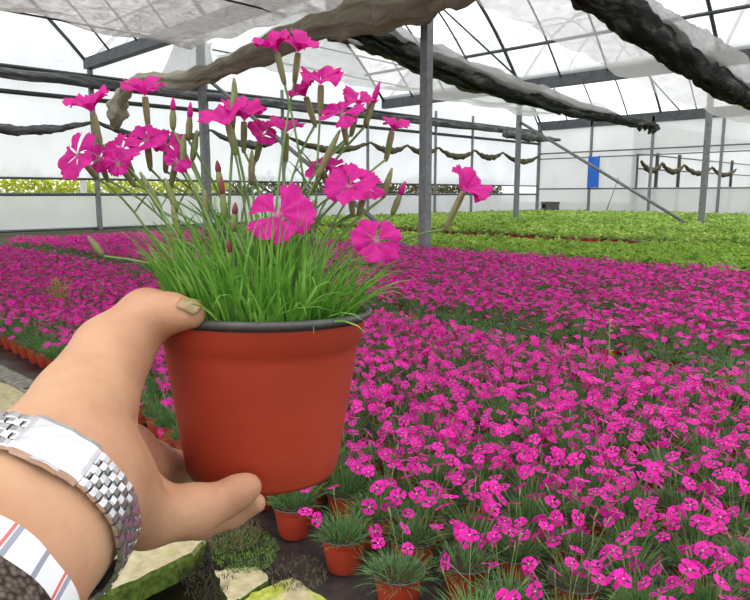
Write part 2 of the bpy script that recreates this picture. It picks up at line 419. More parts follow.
for u in (-1.5, 1.0, 3.4, 5.2): mb.tube([np.array([u, 1.5, 3.86]) - o, np.array([u, 11.9, 3.86]) - o], .011, 5)
mb.build('support_wire', BLACKST, tA)
# a ragged flap of the net hanging by the far post
def fFlap(s, t):
    p = onu(150 + 62 * s, 88 - 12 * s + 0 * t, 7.15); top = onu(178 + 36 * s, 40 + 5 * math.sin(s * 9), 7.3)
    q = p * (1 - t) + top * t; q[0] += .06 * math.sin(s * 14 + t * 4); return q
sheet(tA, NETPALE, fFlap, 16, 8, 'hanging_flap')

# net B: middle bay
tB = thing('shade_net', 'pale net with dark roll sagging across the middle, frayed at its right end', 'shade net', (14, 9, 3.6), 'shade nets')
pB = [onv(*p, 9.0) for p in ((330, 12), (375, 33), (410, 50), (450, 67), (500, 88), (545, 102), (590, 115), (630, 122), (650, 125), (658, 128))]
add_bundle(tB, 'rolled_net', BUNDLED, pB, [.16, .15, .15, .16, .17, .16, .14, .12, .12, .07], 5, steps=100, lumps=.32)
pB2 = [onv(*p, 9.5) for p in ((330, 32), (375, 47), (420, 68), (470, 84), (520, 98), (560, 112))]
add_bundle(tB, 'rolled_net', BUNDLEG, pB2, [.12, .11, .12, .14, .12, .06], 6, steps=70, lumps=.35)
pB3 = [onv(*p, 8.9) for p in ((330, 2), (375, 22), (420, 46), (470, 68), (520, 86), (570, 103), (615, 114))]
add_bundle(tB, 'net_fold', NETPALE, pB3, [.12, .13, .14, .13, .14, .12, .05], 15, steps=80, lumps=.3)
pB4 = [onv(*p, 9.1) for p in ((330, 22), (375, 44), (420, 66), (470, 84), (520, 100), (570, 113))]
add_bundle(tB, 'net_fold', BUNDLED, pB4, [.08, .08, .08, .09, .08, .05], 16, steps=80, lumps=.35)
rsb = np.random.default_rng(4); mbf = MB(); ob = np.array(tB.location)
for k in range(9):
    q = onv(rsb.uniform(636, 654), rsb.uniform(122, 128), 9.0); mbf.tube([q - ob, q - ob + rsb.normal(0, .03, 3) + [.03, 0, -.10], q - ob + rsb.normal(0, .05, 3) + [.05, 0, -.20]], [.10, .085, .015], 7)
mbf.build('frayed_end', BUNDLED, tB)
def fB(s, t):
    u = 7.3 + 11.5 * s; v = 8.9 + 3.1 * t; zr = np.interp(u, [7.3, 10.6, 14, 19], [4.0, 3.82, 3.55, 3.35])
    z = zr * (1 - t) + t * (3.72 - .012 * (u - 7)) - .16 * math.sin(PI * t) + .05 * math.sin(u * 2.7 + v * 2) + .03 * math.sin(u * 6.1) - .1 * abs(math.sin(u * .95)) * t
    return np.array([u, v, z])
sheet(tB, NETPALE, fB, 60, 16)
def fB2(s, t):
    u = 7.3 + 5.5 * s; v = 3.0 + 6.0 * t; z = 4.0 - .12 * math.sin(u * 1.3 + 1) ** 2 * t + .03 * math.sin(v * 4 + u * 2)
    return np.array([u * (1 - .25 * (1 - t) * s), v, z])
mb = MB(); o = np.array(tB.location)
for v in (10.2, 11.95): mb.tube([np.array([7.4, v, 3.78]) - o, np.array([18.4, v, 3.6]) - o], .015, 5)
mb.build('support_wire', BLACKST, tB)

# net C: upper right
tC = thing('shade_net', 'clear-edged net with heavy black roll crossing the upper right corner', 'shade net', (10, 4, 3.3), 'shade nets')
pC = [onv(*p, 4.0) for p in ((560, -40), (595, -8), (640, 26), (680, 55), (715, 80), (760, 103), (820, 128))]
add_bundle(tC, 'rolled_net', BUNDLED, pC, [.23, .23, .22, .21, .2, .19, .18], 9, steps=90, lumps=.2)
pC2 = [onv(*p, 3.9) for p in ((640, 2), (680, 34), (720, 55), (752, 82), (800, 110))]
add_bundle(tC, 'net_fold', NETPALE, pC2, [.1, .17, .19, .18, .1], 10, steps=50, lumps=.25)
def fC(s, t):
    a = np.interp(s, [0, .3, .6, 1], [560, 640, 700, 830]); ya = np.interp(s, [0, .3, .6, 1], [-40, 30, 72, 135])
    b = np.interp(s, [0, .3, .6, 1], [430, 560, 660, 800]); yb = np.interp(s, [0, .3, .6, 1], [-22, 43, 96, 142])
    p = onv(a, ya, 4.0) * (1 - t) + onv(b, yb, 5.2) * t
    p[2] += -.06 * math.sin(PI * t) + .03 * math.sin(s * 40 + t * 5) * t + .02 * math.sin(s * 90) * t; return p
sheet(tC, NETPALE, fC, 70, 10)

# rolled side curtain high on the left wall, and swags below it
tD = thing('rolled_curtain', 'long dark rolled curtain high along the left film wall', 'curtain', (10, 17.75, 3.8), 'wall curtains')
us = np.linspace(-6, 29.2, 40)
add_bundle(tD, 'rolled_net', BUNDLEG, [(u, 17.72, 3.80 + .02 * math.sin(u * 3) + .03 * (u > 22)) for u in us], [.14] * 40, 12, steps=220, lumps=.16)
mb = MB(); o = np.array(tD.location); mb.tube([np.array([-6, 17.7, 3.96]) - o, np.array([29.2, 17.7, 3.96]) - o], .05, 6); mb.build('hanger_pipe', BLACKST, tD)
ends = [-1.2, 3.2, 7.4, 10.8, 13.6, 17.5, 19.5, 21.4, 23.9, 26.0, 29.2]
slabs = {3.2: 'dark swag of netting sagging over the yellow-green slit', 7.4: 'net swag behind the leftmost held flowers', 10.8: 'net swag behind the middle of held flowers', 13.6: 'net swag left of the thick post, behind flowers',
         17.5: 'olive swag of netting passing just behind the thick post', 19.5: 'olive swag of netting right after the thick post', 21.4: 'deeper olive swag above the lone right flower',
         23.9: 'short swag of netting left of the brace post', 26.0: 'last swag of netting before the far corner', -1.2: 'dark swag of netting at the left frame edge'}
for a, b in zip(ends[:-1], ends[1:]):
    t = thing('net_swag', slabs[a], 'curtain', ((a + b) / 2, 17.7, 2.8), 'wall swags')
    L = b - a; sg = min(.36, .13 * L)
    P = [(a + L * k / 10, 17.72, 2.84 - sg * (1 - (2 * k / 10 - 1) ** 2)) for k in range(11)]
    add_bundle(t, 'rolled_net', SWAGM if a > 12 else BUNDLEG, P, [.035 + .085 * math.sin(PI * k / 10) for k in range(11)], int(a * 7) % 97, steps=40, n=10, lumps=.3)
for i, (a, b) in enumerate(((29.7, 32.0), (32.0, 34.7), (34.7, 38.7), (38.7, 42.7))):
    t = thing('net_swag', 'dark swag inside the open back window, %s from its left edge' % ORD[i], 'curtain', ((a + b) / 2, 13.0, 2.4), 'annex swags')
    P = [(a + (b - a) * k / 8, 12.86, 2.4 - .38 * (1 - (2 * k / 8 - 1) ** 2)) for k in range(9)]
    add_bundle(t, 'rolled_net', SWAGM, P, [.05 + .08 * math.sin(PI * k / 8) for k in range(9)], 40 + i, steps=30, n=8, lumps=.3)
# net roll hanging off the far corner
tE = thing('rolled_curtain', 'short grey net roll poking out at the far corner', 'curtain', (27, 15.5, 3.2), 'wall curtains')
add_bundle(tE, 'rolled_net', BUNDLEG, [onv(505, 134, 16.5), onv(525, 137, 16.3), onv(545, 139, 16), onv(560, 140, 15.8)], [.14, .17, .13, .05], 33, steps=30)

# blue board and black crate by the back wall
mb = MB(); mb.box((-.03, -.25, 0), (.03, .27, 1.42)); mb.box((-.045, -.27, -.03), (-.02, -.23, 1.45)); mb.box((-.045, .25, -.03), (-.02, .29, 1.45))
tag(mb.build('blue_board', simple('blue_paint', srgb(30, 92, 190), srgb(44, 108, 205), 4, .6), None, (29.3, 14.9, 1.26)), 'upright bright blue board fixed on the back wall', 'board')
pc = ground(553, 214.0, 0); t = thing('plastic_crate', 'small black plastic crate on the ground by far corner', 'crate', (28.0, 28.0 * (375 + 668 - 553) / (668 + 553 - 375) * 1.0 if False else 16.35, 0))
mb = MB()
for s in (-1, 1): mb.box((-.3, s * .42 - .03, .08), (.3, s * .42 + .03, .56))
for s in (-1, 1):
    mb.box((s * .3 - .03, -.42, .08), (s * .3 + .03, .42, .3)); mb.box((s * .3 - .03, -.42, .5), (s * .3 + .03, .42, .58))
mb.box((-.3, -.42, 0), (.3, .42, .08)); mb.build('crate_body', BLACKP, t); t.rotation_euler.z = -PI / 4
mb = MB(); mb.box((-.34, -.46, .54), (.34, .46, .60)); mb.box((-.27, -.38, .59), (.27, .38, .605), 0); mb.build('rim', BLACKP, t)

# ------------------------------------------------------------------ plants
def rot_to(d, spin=0.0):
    "3x3 with z axis along d"
    d = norm(d); a = norm(np.cross([0, 1, 0] if abs(d[1]) < .9 else [1, 0, 0], d)); b = np.cross(d, a)
    c, s = math.cos(spin), math.sin(spin)
    return np.stack([a * c + b * s, b * c - a * s, d], 1)

def blade(mb, p, d, L, w, droop, rs, seg=4, mat=0):
    "grass-like leaf from p in direction d, curling outward and down"
    d = norm(d); side = norm(np.cross(d, [0, 0, 1]) + 1e-6); L1 = []; q = np.asarray(p, float).copy(); tw = rs.uniform(-.8, .8)
    side = norm(side * math.cos(tw) + np.cross(d, side) * math.sin(tw))
    for i in range(seg + 1):
        t = i / seg; wd = w * (1 - t) ** .6 * (.6 + .4 * min(1, t * 4)) if i < seg else 0
        L1.append((q - side * wd / 2, q + side * wd / 2, q.copy()))
        d = norm(d + np.array([0, 0, -droop * t / seg * 2])); q = q + d * L / seg
    vs = []; fs = []
    for i, (a, b, c) in enumerate(L1):
        if i < seg: vs += [a, b]
        else: vs.append(c)
    for i in range(seg - 1): fs.append((2 * i, 2 * i + 1, 2 * i + 3, 2 * i + 2))
    fs.append((2 * seg - 2, 2 * seg - 1, 2 * seg)); mb.add(vs, fs, mat)

POT_R, POT_B, POT_H = .0620, .0438, .0965
def pot_mesh(n=28, detailed=False):
    r = POT_R; b = POT_B; h = POT_H
    lerp = lambda t: b + (r - .0035 - b) * t
    prof = [(.001, 0.004), (b - .008, .003), (b - .006, 0), (b - .002, .0), (b, .003)]
    for t in ((.2, .4, .6, .75) if detailed else (.75,)): prof.append((lerp(t), h * t))
    prof += [(lerp(.80), h * .80), (lerp(.81) + .0016, h * .82), (lerp(.93) + .0016, h * .94)]
    mb = MB(); mb.lathe(prof, n, 0); return mb
def rim_mesh(n=28):
    r = POT_R; h = POT_H; mb = MB()
    mb.lathe([(r - .0030, h * .952), (r + .0002, h * .958), (r + .0016, h * .975), (r + .0012, h * .995), (r - .0008, h), (r - .0024, h * .985), (r - .0050, h * .93), (r - .0075, h * .86)], n, 0)
    return mb

# petal fan for bed flowers (five toothed petals), small enough to repeat
def bed_flower(seed, L, size):
    rs = np.random.default_rng(seed); mb = MB()
    lean = rs.normal(0, .012, 2)
    top = np.array([lean[0], lean[1], L])
    mb.tube([(0, 0, 0), (lean[0] * .3, lean[1] * .3, L * .5), top - np.array([0, 0, .018])], [.0011, .001, .001], 4, 0, False)
    mb.tube([top - np.array([0, 0, .02]), top - np.array([0, 0, .008]), top], [.0014, .0026, .0022], 5, 1, False)
    Rm = rot_to([rs.normal(0, .4), rs.normal(0, .4), 1])
    for k in range(5):
        a = 2 * PI * k / 5 + rs.normal(0, .1); pts = [(0, 0)]
        R = size * rs.uniform(.9, 1.08); wd = .58
        for j, (da, rr) in enumerate(((-.30, .45), (-wd, .82), (-.44, .98), (-.30, .9), (-.15, 1.04), (0, .94), (.15, 1.05), (.30, .9), (.44, .98), (wd, .82), (.30, .45))):
            pts.append((da, rr * R))
        cup = rs.uniform(.05, .35)
        vs = []
        for da, rr in pts:
            vs.append(top + Rm @ np.array([math.cos(a + da) * rr, math.sin(a + da) * rr, cup * rr - (rr / R) ** 2 * size * .18 + .0008 * k * (rr > 0)]))
        mb.add(vs, [(0, 1, 11), (1, 2, 3, 4, 5, 6, 11), (6, 7, 8, 9, 10, 11)], 2, True)
    c = [top + Rm @ np.array([math.cos(t) * size * .13, math.sin(t) * size * .13, .0022 + .05 * size]) for t in np.linspace(0, 2 * PI, 7)[:-1]]
    mb.add(c, [tuple(range(6))], 3)
    return mb.mesh('flower', [STEM, CALYX, PINKS, PINKC])
FLOWERS = [bed_flower(100 + i, .112 + .014 * (i % 3), 0.0178 + .0012 * (i % 4)) for i in range(7)]

def bed_foliage(seed, nb=330, hh=.95):
    rs = np.random.default_rng(seed); mb = MB()
    for _ in range(nb):
        a = rs.random() * 2 * PI; r = .046 * math.sqrt(rs.random()); p = np.array([r * math.cos(a), r * math.sin(a), .082])
        tilt = (r / .046) * 1.05 + rs.normal(0, .2); a2 = a + rs.normal(0, .5)
        blade(mb, p, [math.cos(a2) * math.sin(tilt), math.sin(a2) * math.sin(tilt), math.cos(tilt)], rs.uniform(.045, .10) * hh, rs.uniform(.0018, .0030), rs.uniform(.2, 1.1), rs, 3)
    return mb.mesh('foliage', [GRASSY])
FOLIAGE = [bed_foliage(200 + i) for i in range(6)]
POTM = pot_mesh(24).mesh('pot', [TERRA]); RIMM = rim_mesh(24).mesh('pot_rim', [BLACKP])
mbs = MB(); mbs.lathe([(.0005, .086), (.03, .087), (.055, .085)], 16); SOILM = mbs.mesh('soil', [SOIL])

def bed_flowers_for(rs, n):
    out = []
    for _ in range(n):
        a = rs.random() * 2 * PI; r = .035 * math.sqrt(rs.random()); tl = abs(rs.normal(0, .42)) + .25 * rs.random()
        a2 = a + rs.normal(0, .5); sc = rs.uniform(.82, 1.12)
        out.append((r * math.cos(a), r * math.sin(a), .085, a2, min(tl, 1.0), sc, rs.integers(0, len(FLOWERS)), rs.random() * 6.28))
    return out

def place_potted(u, v, label, rs, nfl, group):
    t = thing('potted_pink', label, 'potted plant', (u, v, .003), group)
    t.rotation_euler = (0, 0, rs.random() * 6.28)
    sc = rs.uniform(.95, 1.05)
    pt = link('pot', POTM, t); link('pot_rim', RIMM, pt); link('soil', SOILM, t)
    fo = link('foliage', FOLIAGE[rs.integers(0, 6)], t); fo.rotation_euler.z = rs.random() * 6.28
    fo.scale = (1, 1, rs.uniform(.8, 1.15))
    for (x, y, z, az, tl, s, k, sp) in bed_flowers_for(rs, nfl):
        f = link('flower', FLOWERS[k], t, (x, y, z))
        q = Quaternion((-math.sin(az), math.cos(az), 0), tl) @ Quaternion((0, 0, 1), sp)
        f.rotation_mode = 'QUATERNION'; f.rotation_quaternion = q; f.scale = (s, s, s)
    return t

# positions of all pots of pinks
SP = .158; ROW = .137
def bed_positions(u0, u1, v0, v1, seed, skew=False):
    rs = np.random.default_rng(seed); out = []; k = 0; u = u0
    while u <= u1:
        v = v0 + (SP / 2 if k % 2 else 0)
        while v <= v1:
            j = rs.normal(0, .012, 2); sk = .09 * (min(v, 3.2) - 1.1) * max(0, 1 - k / 13) if skew else 0
            out.append((u + sk + (j[0] if k else j[0] * .5), v + j[1], k)); v += (.225 if (skew and k == 0 and v < 1.5) else SP)
        u += ROW; k += 1
    return out
A = bed_positions(1.055, 2.99, .955 - .225 * 7, 11.2, 1, True)
B = bed_positions(3.52, 7.25, -1.2, 12.6, 2)
def inview(p, m=60):
    x, y, d = proj(p); return d > .3 and -m < x < 750 + m and -m < y < 600 + m * 1.6
A = [p for p in A if inview((p[0], p[1], .15))]; B = [p for p in B if inview((p[0], p[1], .2), 40)]
A.sort(key=lambda p: proj((p[0], p[1], .15))[2])
# pots wholly hidden behind the held pot and the hand still count as the bed, but come after the visible ones
def hidden(p):
    x, y, d = proj((p[0], p[1], .15)); return (195 < x < 335 and 330 < y < 465) or (20 < x < 110 and 440 < y)
near = [p for p in A if not hidden(p)][:300]; ns = set((p[0], p[1]) for p in near); rest = [p for p in A if (p[0], p[1]) not in ns]
row0 = sorted([p for p in near if p[2] == 0], key=lambda p: p[1])
rs = np.random.default_rng(11)
gp = 'potted pinks of the near bed'
for p in near:
    x, y, d = proj((p[0], p[1], .1)); k = p[2]
    if k == 0:
        i = row0.index(p)
        lab = "potted pink on the bed's front edge, %s up from the photo's bottom" % ORD[i] if i < 20 else "small far potted pink on the bed's front edge, beyond the twentieth"
        nf = [6, 5, 4, 4, 7][i % 5]
    else:
        side = 'right of the held pot' if x > 267 else 'left of the held pot'
        lab = "potted magenta pink, %s row behind the bed's front edge, %s" % (ORD[k], side)
        nf = int(rs.integers(12, 19)) if k > 1 else int(rs.integers(9, 13))
        if k > 2 and rs.random() < .06: nf = 3
    place_potted(p[0], p[1], lab, rs, nf, gp)

# --- the rest of the beds as one object each, merged with numpy
def mesh_from_arrays(name, V, loops, starts, mats_idx, mats, smooth=True):
    me = bpy.data.meshes.new(name); me.vertices.add(len(V)); me.vertices.foreach_set('co', V.astype(np.float32).ravel())
    me.loops.add(len(loops)); me.loops.foreach_set('vertex_index', loops.astype(np.int32))
    me.polygons.add(len(starts)); me.polygons.foreach_set('loop_start', starts.astype(np.int32))
    for m in mats: me.materials.append(m)
    me.polygons.foreach_set('material_index', mats_idx.astype(np.int32))
    me.polygons.foreach_set('use_smooth', np.full(len(starts), smooth)); me.update(calc_edges=True); me.validate(); return me
def template(mb):
    V = np.array(mb.v, float); loops = []; st = []
    for f in mb.f: st.append(len(loops)); loops.extend(f)
    return V, np.array(loops), np.array(st), np.array(mb.m)
def scatter(name, templates, places, mats):
    Vs, Ls, Ss, Ms = [], [], [], []; vo = lo = 0
    for (k, pos, az, sc, zs) in places:
        V, L, S, Mi = templates[k]; c, s = math.cos(az), math.sin(az)
        W = V * np.array([sc, sc, zs]); W = np.stack([W[:, 0] * c - W[:, 1] * s + pos[0], W[:, 0] * s + W[:, 1] * c + pos[1], W[:, 2] + pos[2]], 1)
        Vs.append(W); Ls.append(L + vo); Ss.append(S + lo); Ms.append(Mi); vo += len(V); lo += len(L)
    return mesh_from_arrays(name, np.concatenate(Vs), np.concatenate(Ls), np.concatenate(Ss), np.concatenate(Ms), mats)
def low_plant(seed, nfl, nbl, fs=.021):
    rs = np.random.default_rng(seed); mb = MB()
    mb.lathe([(.046, 0), (.058, .09)], 8, 0); mb.lathe([(.058, .09), (.0615, .1), (.055, .098), (.001, .086)], 8, 1)
    bare = nfl == 2
    for _ in range(nbl * (4 if bare else 1)):
        a = rs.random() * 2 * PI; r = .05 * math.sqrt(rs.random()); p = np.array([r * math.cos(a), r * math.sin(a), .084]); tilt = r / .05 * (1.35 if bare else .9) + rs.normal(0, .2)
        blade(mb, p, [math.cos(a) * math.sin(tilt), math.sin(a) * math.sin(tilt), math.cos(tilt)], rs.uniform(.07, .12), .006, 1.5 if bare else .8, rs, 2, 2)
    for (x, y, z, az, tl, s, k, sp) in bed_flowers_for(rs, nfl):
        d = np.array([math.cos(az) * math.sin(tl), math.sin(az) * math.sin(tl), math.cos(tl)]); top = np.array([x, y, z]) + d * .135 * s
        mb.tube([(x, y, z), top], .0012, 3, 3, False)
        Rm = rot_to(d + rs.normal(0, .2, 3), sp); R = fs * s * rs.uniform(.9, 1.1)
        for q in range(5):
            a = 2 * PI * q / 5; cup = rs.uniform(.0, .3)
            P = [(0, 0), (-.55, .8), (-.25, 1), (0, .9), (.25, 1), (.55, .8)]
            mb.add([top + Rm @ np.array([math.cos(a + da) * rr * R, math.sin(a + da) * rr * R, cup * rr * R]) for da, rr in P], [(0, 1, 2, 3, 4, 5)], 4, False)
    return template(mb)
BEDM = [TERRA, BLACKP, GRASSY, STEM, PINKS]
lowA = [low_plant(300 + i, n, 60, .0185) for i, n in enumerate((15, 16, 17, 14, 18, 2))]
lowB = [low_plant(320 + i, n, 40, .020) for i, n in enumerate((12, 13, 14, 12, 15, 2))]
rs = np.random.default_rng(21)
def places(lst, bare):
    out = []
    for p in lst:
        k = int(rs.integers(0, 5))
        if rs.random() < bare or (p[2] == 0 and rs.random() < .8): k = 5
        out.append((k, (p[0], p[1], 0), rs.random() * 6.28, rs.uniform(.94, 1.06), rs.uniform(.85, 1.12)))
    return out
o = link('potted_pinks', scatter('potted_pinks', lowA, places(rest, .05), BEDM))
tag(o, 'smaller magenta potted pinks at the back and far left of near bed', 'potted plants', None, 'stuff')
gapA = [(3.25 + .05 * math.sin(v * 3), v, 0) for v in np.arange(-1.0, 9, .17) if inview((3.2, v, .2)) and rs.random() < .85]
o = link('potted_pinks', scatter('potted_pinks', lowB, places(B, .05) + [(5, (p[0], p[1], 0), rs.random() * 6.28, 1.0, 1.0) for p in gapA], BEDM))
tag(o, 'far bed of magenta potted pinks behind the dark gap', 'potted plants', None, 'stuff')

# --- green bed: low leafy plants; nearest 300 individually
def green_plant(seed, nl, pot=True, lw=.014):
    rs = np.random.default_rng(seed); mb = MB(); mf = MB()
    mb.lathe([(.046, 0), (.058, .09)], 8, 0); mb.lathe([(.058, .09), (.0615, .1), (.055, .098), (.001, .086)], 8, 1)
    for _ in range(nl):
        a = rs.random() * 2 * PI; e = rs.uniform(.1, 1.45); R = rs.uniform(.5, 1) ** .5
        p = np.array([.105 * R * math.cos(a) * math.cos(e), .105 * R * math.sin(a) * math.cos(e), .1 + .115 * R * math.sin(e)])
        n = norm(np.array([math.cos(a) * .5, math.sin(a) * .5, 1]) + rs.normal(0, .45, 3)); Rm = rot_to(n, rs.random() * 6.28); L = rs.uniform(.028, .048)
        mf.add([p + Rm @ np.array(q) for q in ((0, 0, 0), (L * .45, -lw, .004), (L, 0, -.004), (L * .45, lw, .004))], [(0, 1, 2, 3)], 0, False)
    for _ in range(10):
        a = rs.random() * 6.28; mf.tube([(0, 0, .085), (.05 * math.cos(a), .05 * math.sin(a), rs.uniform(.13, .19))], .0015, 3, 0, False)
    return mb, mf
gpl = [green_plant(400 + i, 90) for i in range(4)]
GP_POT = gpl[0][0].mesh('pot', [TERRA, BLACKP]); GP_F = [m[1].mesh('foliage', [GREENBED]) for m in gpl]
def lowgreen(seed):
    a, b = green_plant(seed, 34, lw=.022); b.m = [2] * len(b.f); a.add(b.v, b.f, 2, False); return template(a)
lowG = [lowgreen(420 + i) for i in range(5)]
a_, b_ = green_plant(430, 9); b_.m = [2] * len(b_.f); a_.add(b_.v, b_.f, 2, False); lowG.append(template(a_))
rs = np.random.default_rng(31); Gp = []
u = 7.72
while u < 28.6:
    step = .19 if u < 12 else (.24 if u < 18 else .34); v = 0.0
    if not (10.9 < u < 12.0):
        while v < (12.6 if u < 12 else 17.4):
            q = (u + rs.normal(0, .025), v + rs.normal(0, .03))
            if inview((q[0], q[1], .15), 20) and math.hypot(q[0] - 7.4, q[1] - 6.37) > .15: Gp.append((q[0], q[1], step))
            v += step * .92
    u += step
GAPP = [(uu, vv) for uu in (11.75, 11.95, 12.1) for vv in np.arange(.5, 6.4, .19) if math.sin(vv * 2.1) + math.sin(vv * 5.3) > -.1]
Gp.sort(key=lambda p: proj((p[0], p[1], .1))[2])
for i, p in enumerate(Gp[:300]):
    x, y, d = proj((p[0], p[1], .15)); r = int((p[0] - 7.72 + .09) / .19)
    t = thing('potted_seedling', 'bright green potted seedling in the %s row behind the pink bed' % ORD[max(0, min(r, 19))], 'potted plant', (p[0], p[1], .003), 'potted seedlings of the green bed')
    t.rotation_euler.z = rs.random() * 6.28; link('pot', GP_POT, t); link('foliage', GP_F[rs.integers(0, 4)], t).scale = (1.1, 1.1, rs.uniform(.85, 1.2))
o = link('potted_seedlings', scatter('potted_seedlings', lowG, [(int(rs.integers(0, 5)), (p[0], p[1], 0), rs.random() * 6.28, p[2] / .19 * 1.12, rs.uniform(.85, 1.25) * (.6 if 9.9 < p[0] < 11 else 1)) for p in Gp[300:]] + [(5, (p[0] + rs.normal(0, .03), p[1] + rs.normal(0, .03), 0), 0., 1.15, 1.3) for p in GAPP], [TERRA, BLACKP, GREENBED]))
tag(o, 'bright green potted seedlings filling the far part of the house', 'potted plants', None, 'stuff')

# hedge outside the left wall, seen through the slit
def hedge(name, u0, u1, mat, label, seed, n):
    rs = np.random.default_rng(seed); mb = MB()
    for _ in range(n):
        p = np.array([rs.uniform(u0, u1), VW + 1.6 + rs.random() * .8, 0]); p[2] = rs.uniform(.3, 1.5 + .12 * math.sin(p[0] * 2.3) + .12 * math.sin(p[0] * 7))
        Rm = rot_to(rs.normal(0, 1, 3) + [0, -.4, .7]); L = rs.uniform(.09, .18)
        mb.add([p + Rm @ np.array(q) for q in ((0, 0, 0), (L * .5, -L * .35, 0), (L, 0, 0), (L * .5, L * .35, 0))], [(0, 1, 2, 3)], 0, False)
    return tag(mb.build(name, mat), label, 'hedge', None, 'stuff')
hedge('hedge', 1, 12.8, simple('yellow_hedge_leaf', srgb(170, 184, 40), srgb(216, 220, 84), 4, .6, trans=.3), 'yellow-green leaves outside, seen through the left wall slit', 61, 9000)
hedge('hedge', 12.8, 29, simple('dark_hedge_leaf', srgb(56, 78, 40), srgb(140, 120, 90), 2.5, .6, trans=.2), 'darker shrubs outside, seen through the slit near the thick post', 62, 12000)

# ------------------------------------------------------------------ path beside the bed
mb = MB(); vs = np.linspace(-1.6, 12, 160); us = np.linspace(.80, 3.3, 26)
U, V = np.meshgrid(us, vs, indexing='ij'); E = np.clip((.98 - U) / .18, 0, 1)
U = U + .09 * (np.clip(V, 0, 3.2) - 1.1) * np.clip((3.3 - U) / 2.5, 0, 1)
Z = .001 + E * (.012 + .012 * np.sin(V * 21 + np.sin(V * 5)) * np.sin(U * 40 + V * 9)) + .004 * E * np.sin(V * 60)
U2 = U + E * .015 * np.sin(V * 8.3)
mb.grid(np.stack([U2, V, Z], -1))
m = M('black_weed_sheet'); nz = m.noise(18, 5); d = m.noise(5, 5, .7)
c = m.ramp(d, [(.4, srgb(24, 24, 26)), (.7, srgb(72, 70, 66))])
tag(mb.build('plastic_sheet', m.bsdf(c, .38, 0, .5, nz, .5, .01)), 'black plastic ground sheet with dusty rumpled edge under the pots', 'ground sheet')

def slab_mat(name, moss):
    m = M(name); n1 = m.noise(26, 6, .65); n2 = m.noise(9, 4, .6); n3 = m.noise(70, 4)
    c = m.ramp(n1, [(.3, srgb(158, 146, 112)), (.7, srgb(206, 196, 160))])
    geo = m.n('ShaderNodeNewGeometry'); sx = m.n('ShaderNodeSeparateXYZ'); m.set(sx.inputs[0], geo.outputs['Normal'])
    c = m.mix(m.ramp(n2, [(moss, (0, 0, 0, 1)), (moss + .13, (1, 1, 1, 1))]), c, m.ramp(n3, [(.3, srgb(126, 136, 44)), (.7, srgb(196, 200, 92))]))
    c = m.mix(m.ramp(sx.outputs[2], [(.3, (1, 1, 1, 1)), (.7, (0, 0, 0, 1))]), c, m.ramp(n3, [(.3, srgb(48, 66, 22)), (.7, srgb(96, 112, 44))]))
    return m.bsdf(c, .9, 0, .2, n1, .5, .006)
SLABM = slab_mat('mossy_slab', .62); SLABN = slab_mat('plain_slab', .68); SLABG = slab_mat('very_mossy_slab', .44)
def slab(pxs, z, th, mat, label, seed, tilt=0):
    rs = np.random.default_rng(seed); P = [ground(x, y, z) for x, y in pxs]; c = np.mean(P, 0); c[2] = z - th
    # finer outline
    Q = []
    for i in range(len(P)):
        a, b = P[i], P[(i + 1) % len(P)]
        for k in range(6): Q.append(a * (1 - k / 6) + b * k / 6 + np.append(rs.normal(0, .0025, 2), 0))
    n = len(Q); Q = np.array(Q) - c; mid = Q.mean(0); mb = MB()
    rings = [Q * [1, 1, 0], Q * [1, 1, .8], (Q - mid) * [.975, .975, 1] + mid, (Q - mid) * [.5, .5, 1] + mid]
    vs = [p for r in rings for p in r]; fs = [(k * n + j, k * n + (j + 1) % n, (k + 1) * n + (j + 1) % n, (k + 1) * n + j) for k in range(3) for j in range(n)]
    fs.append(tuple(3 * n + j for j in range(n))); mb.add(vs, fs, 0, False)
    return tag(mb.build('paving_slab', mat, None, c), label, 'paving slab', 'paving slabs')
slab([(206, 538), (194, 552), (140, 578), (82, 602), (-30, 650), (-90, 600), (60, 505), (150, 505)], .055, .06, SLABM, 'large cream slab with yellow moss edge under the hand', 1)
slab([(213, 570), (256, 566), (270, 577), (243, 598), (228, 604)], .024, .045, SLABN, 'small bare tan slab beside the dark pit', 2)
slab([(236, 604), (262, 588), (292, 577), (338, 606), (330, 650), (230, 650)], .02, .05, SLABG, 'moss-covered slab at the bottom edge below the held pot', 3)
slab([(-60, 372), (2, 382), (20, 386), (28, 396), (27, 408), (4, 424), (-60, 460)], .02, .04, SLABN, 'pale cream slab at the left frame edge above the watch', 4)
slab([(178, 478), (204, 476), (212, 490), (186, 498)], .02, .03, simple('light_grey', srgb(150, 152, 150), srgb(178, 180, 176), 30, .8), 'small light grey patch between the fingers and the held pot', 5)  # thin light grey piece laid at this spot on the ground
# curb bricks at left along the sheet
CURBM = simple('curb_brick', srgb(96, 94, 86), srgb(150, 146, 132), 26, .9, bstr=.5)
pts = [(0, 373), (14, 380), (27, 387), (39, 394), (50, 401)]
for i, (x, y) in enumerate(pts):
    p = ground(x, y, .02); mb = MB(); mb.box((-.045, -.10, 0), (.045, .10, .045)); b = mb.build('curb_brick', CURBM, None, (p[0], p[1], -.008))
    md = b.modifiers.new('bevel', 'BEVEL'); md.width = .006; md.segments = 2; b.rotation_euler.z = .05 * math.sin(i * 3)
    tag(b, 'grey curb brick beside the far left pots, %s from the frame edge' % ORD[i], 'brick', 'curb bricks')
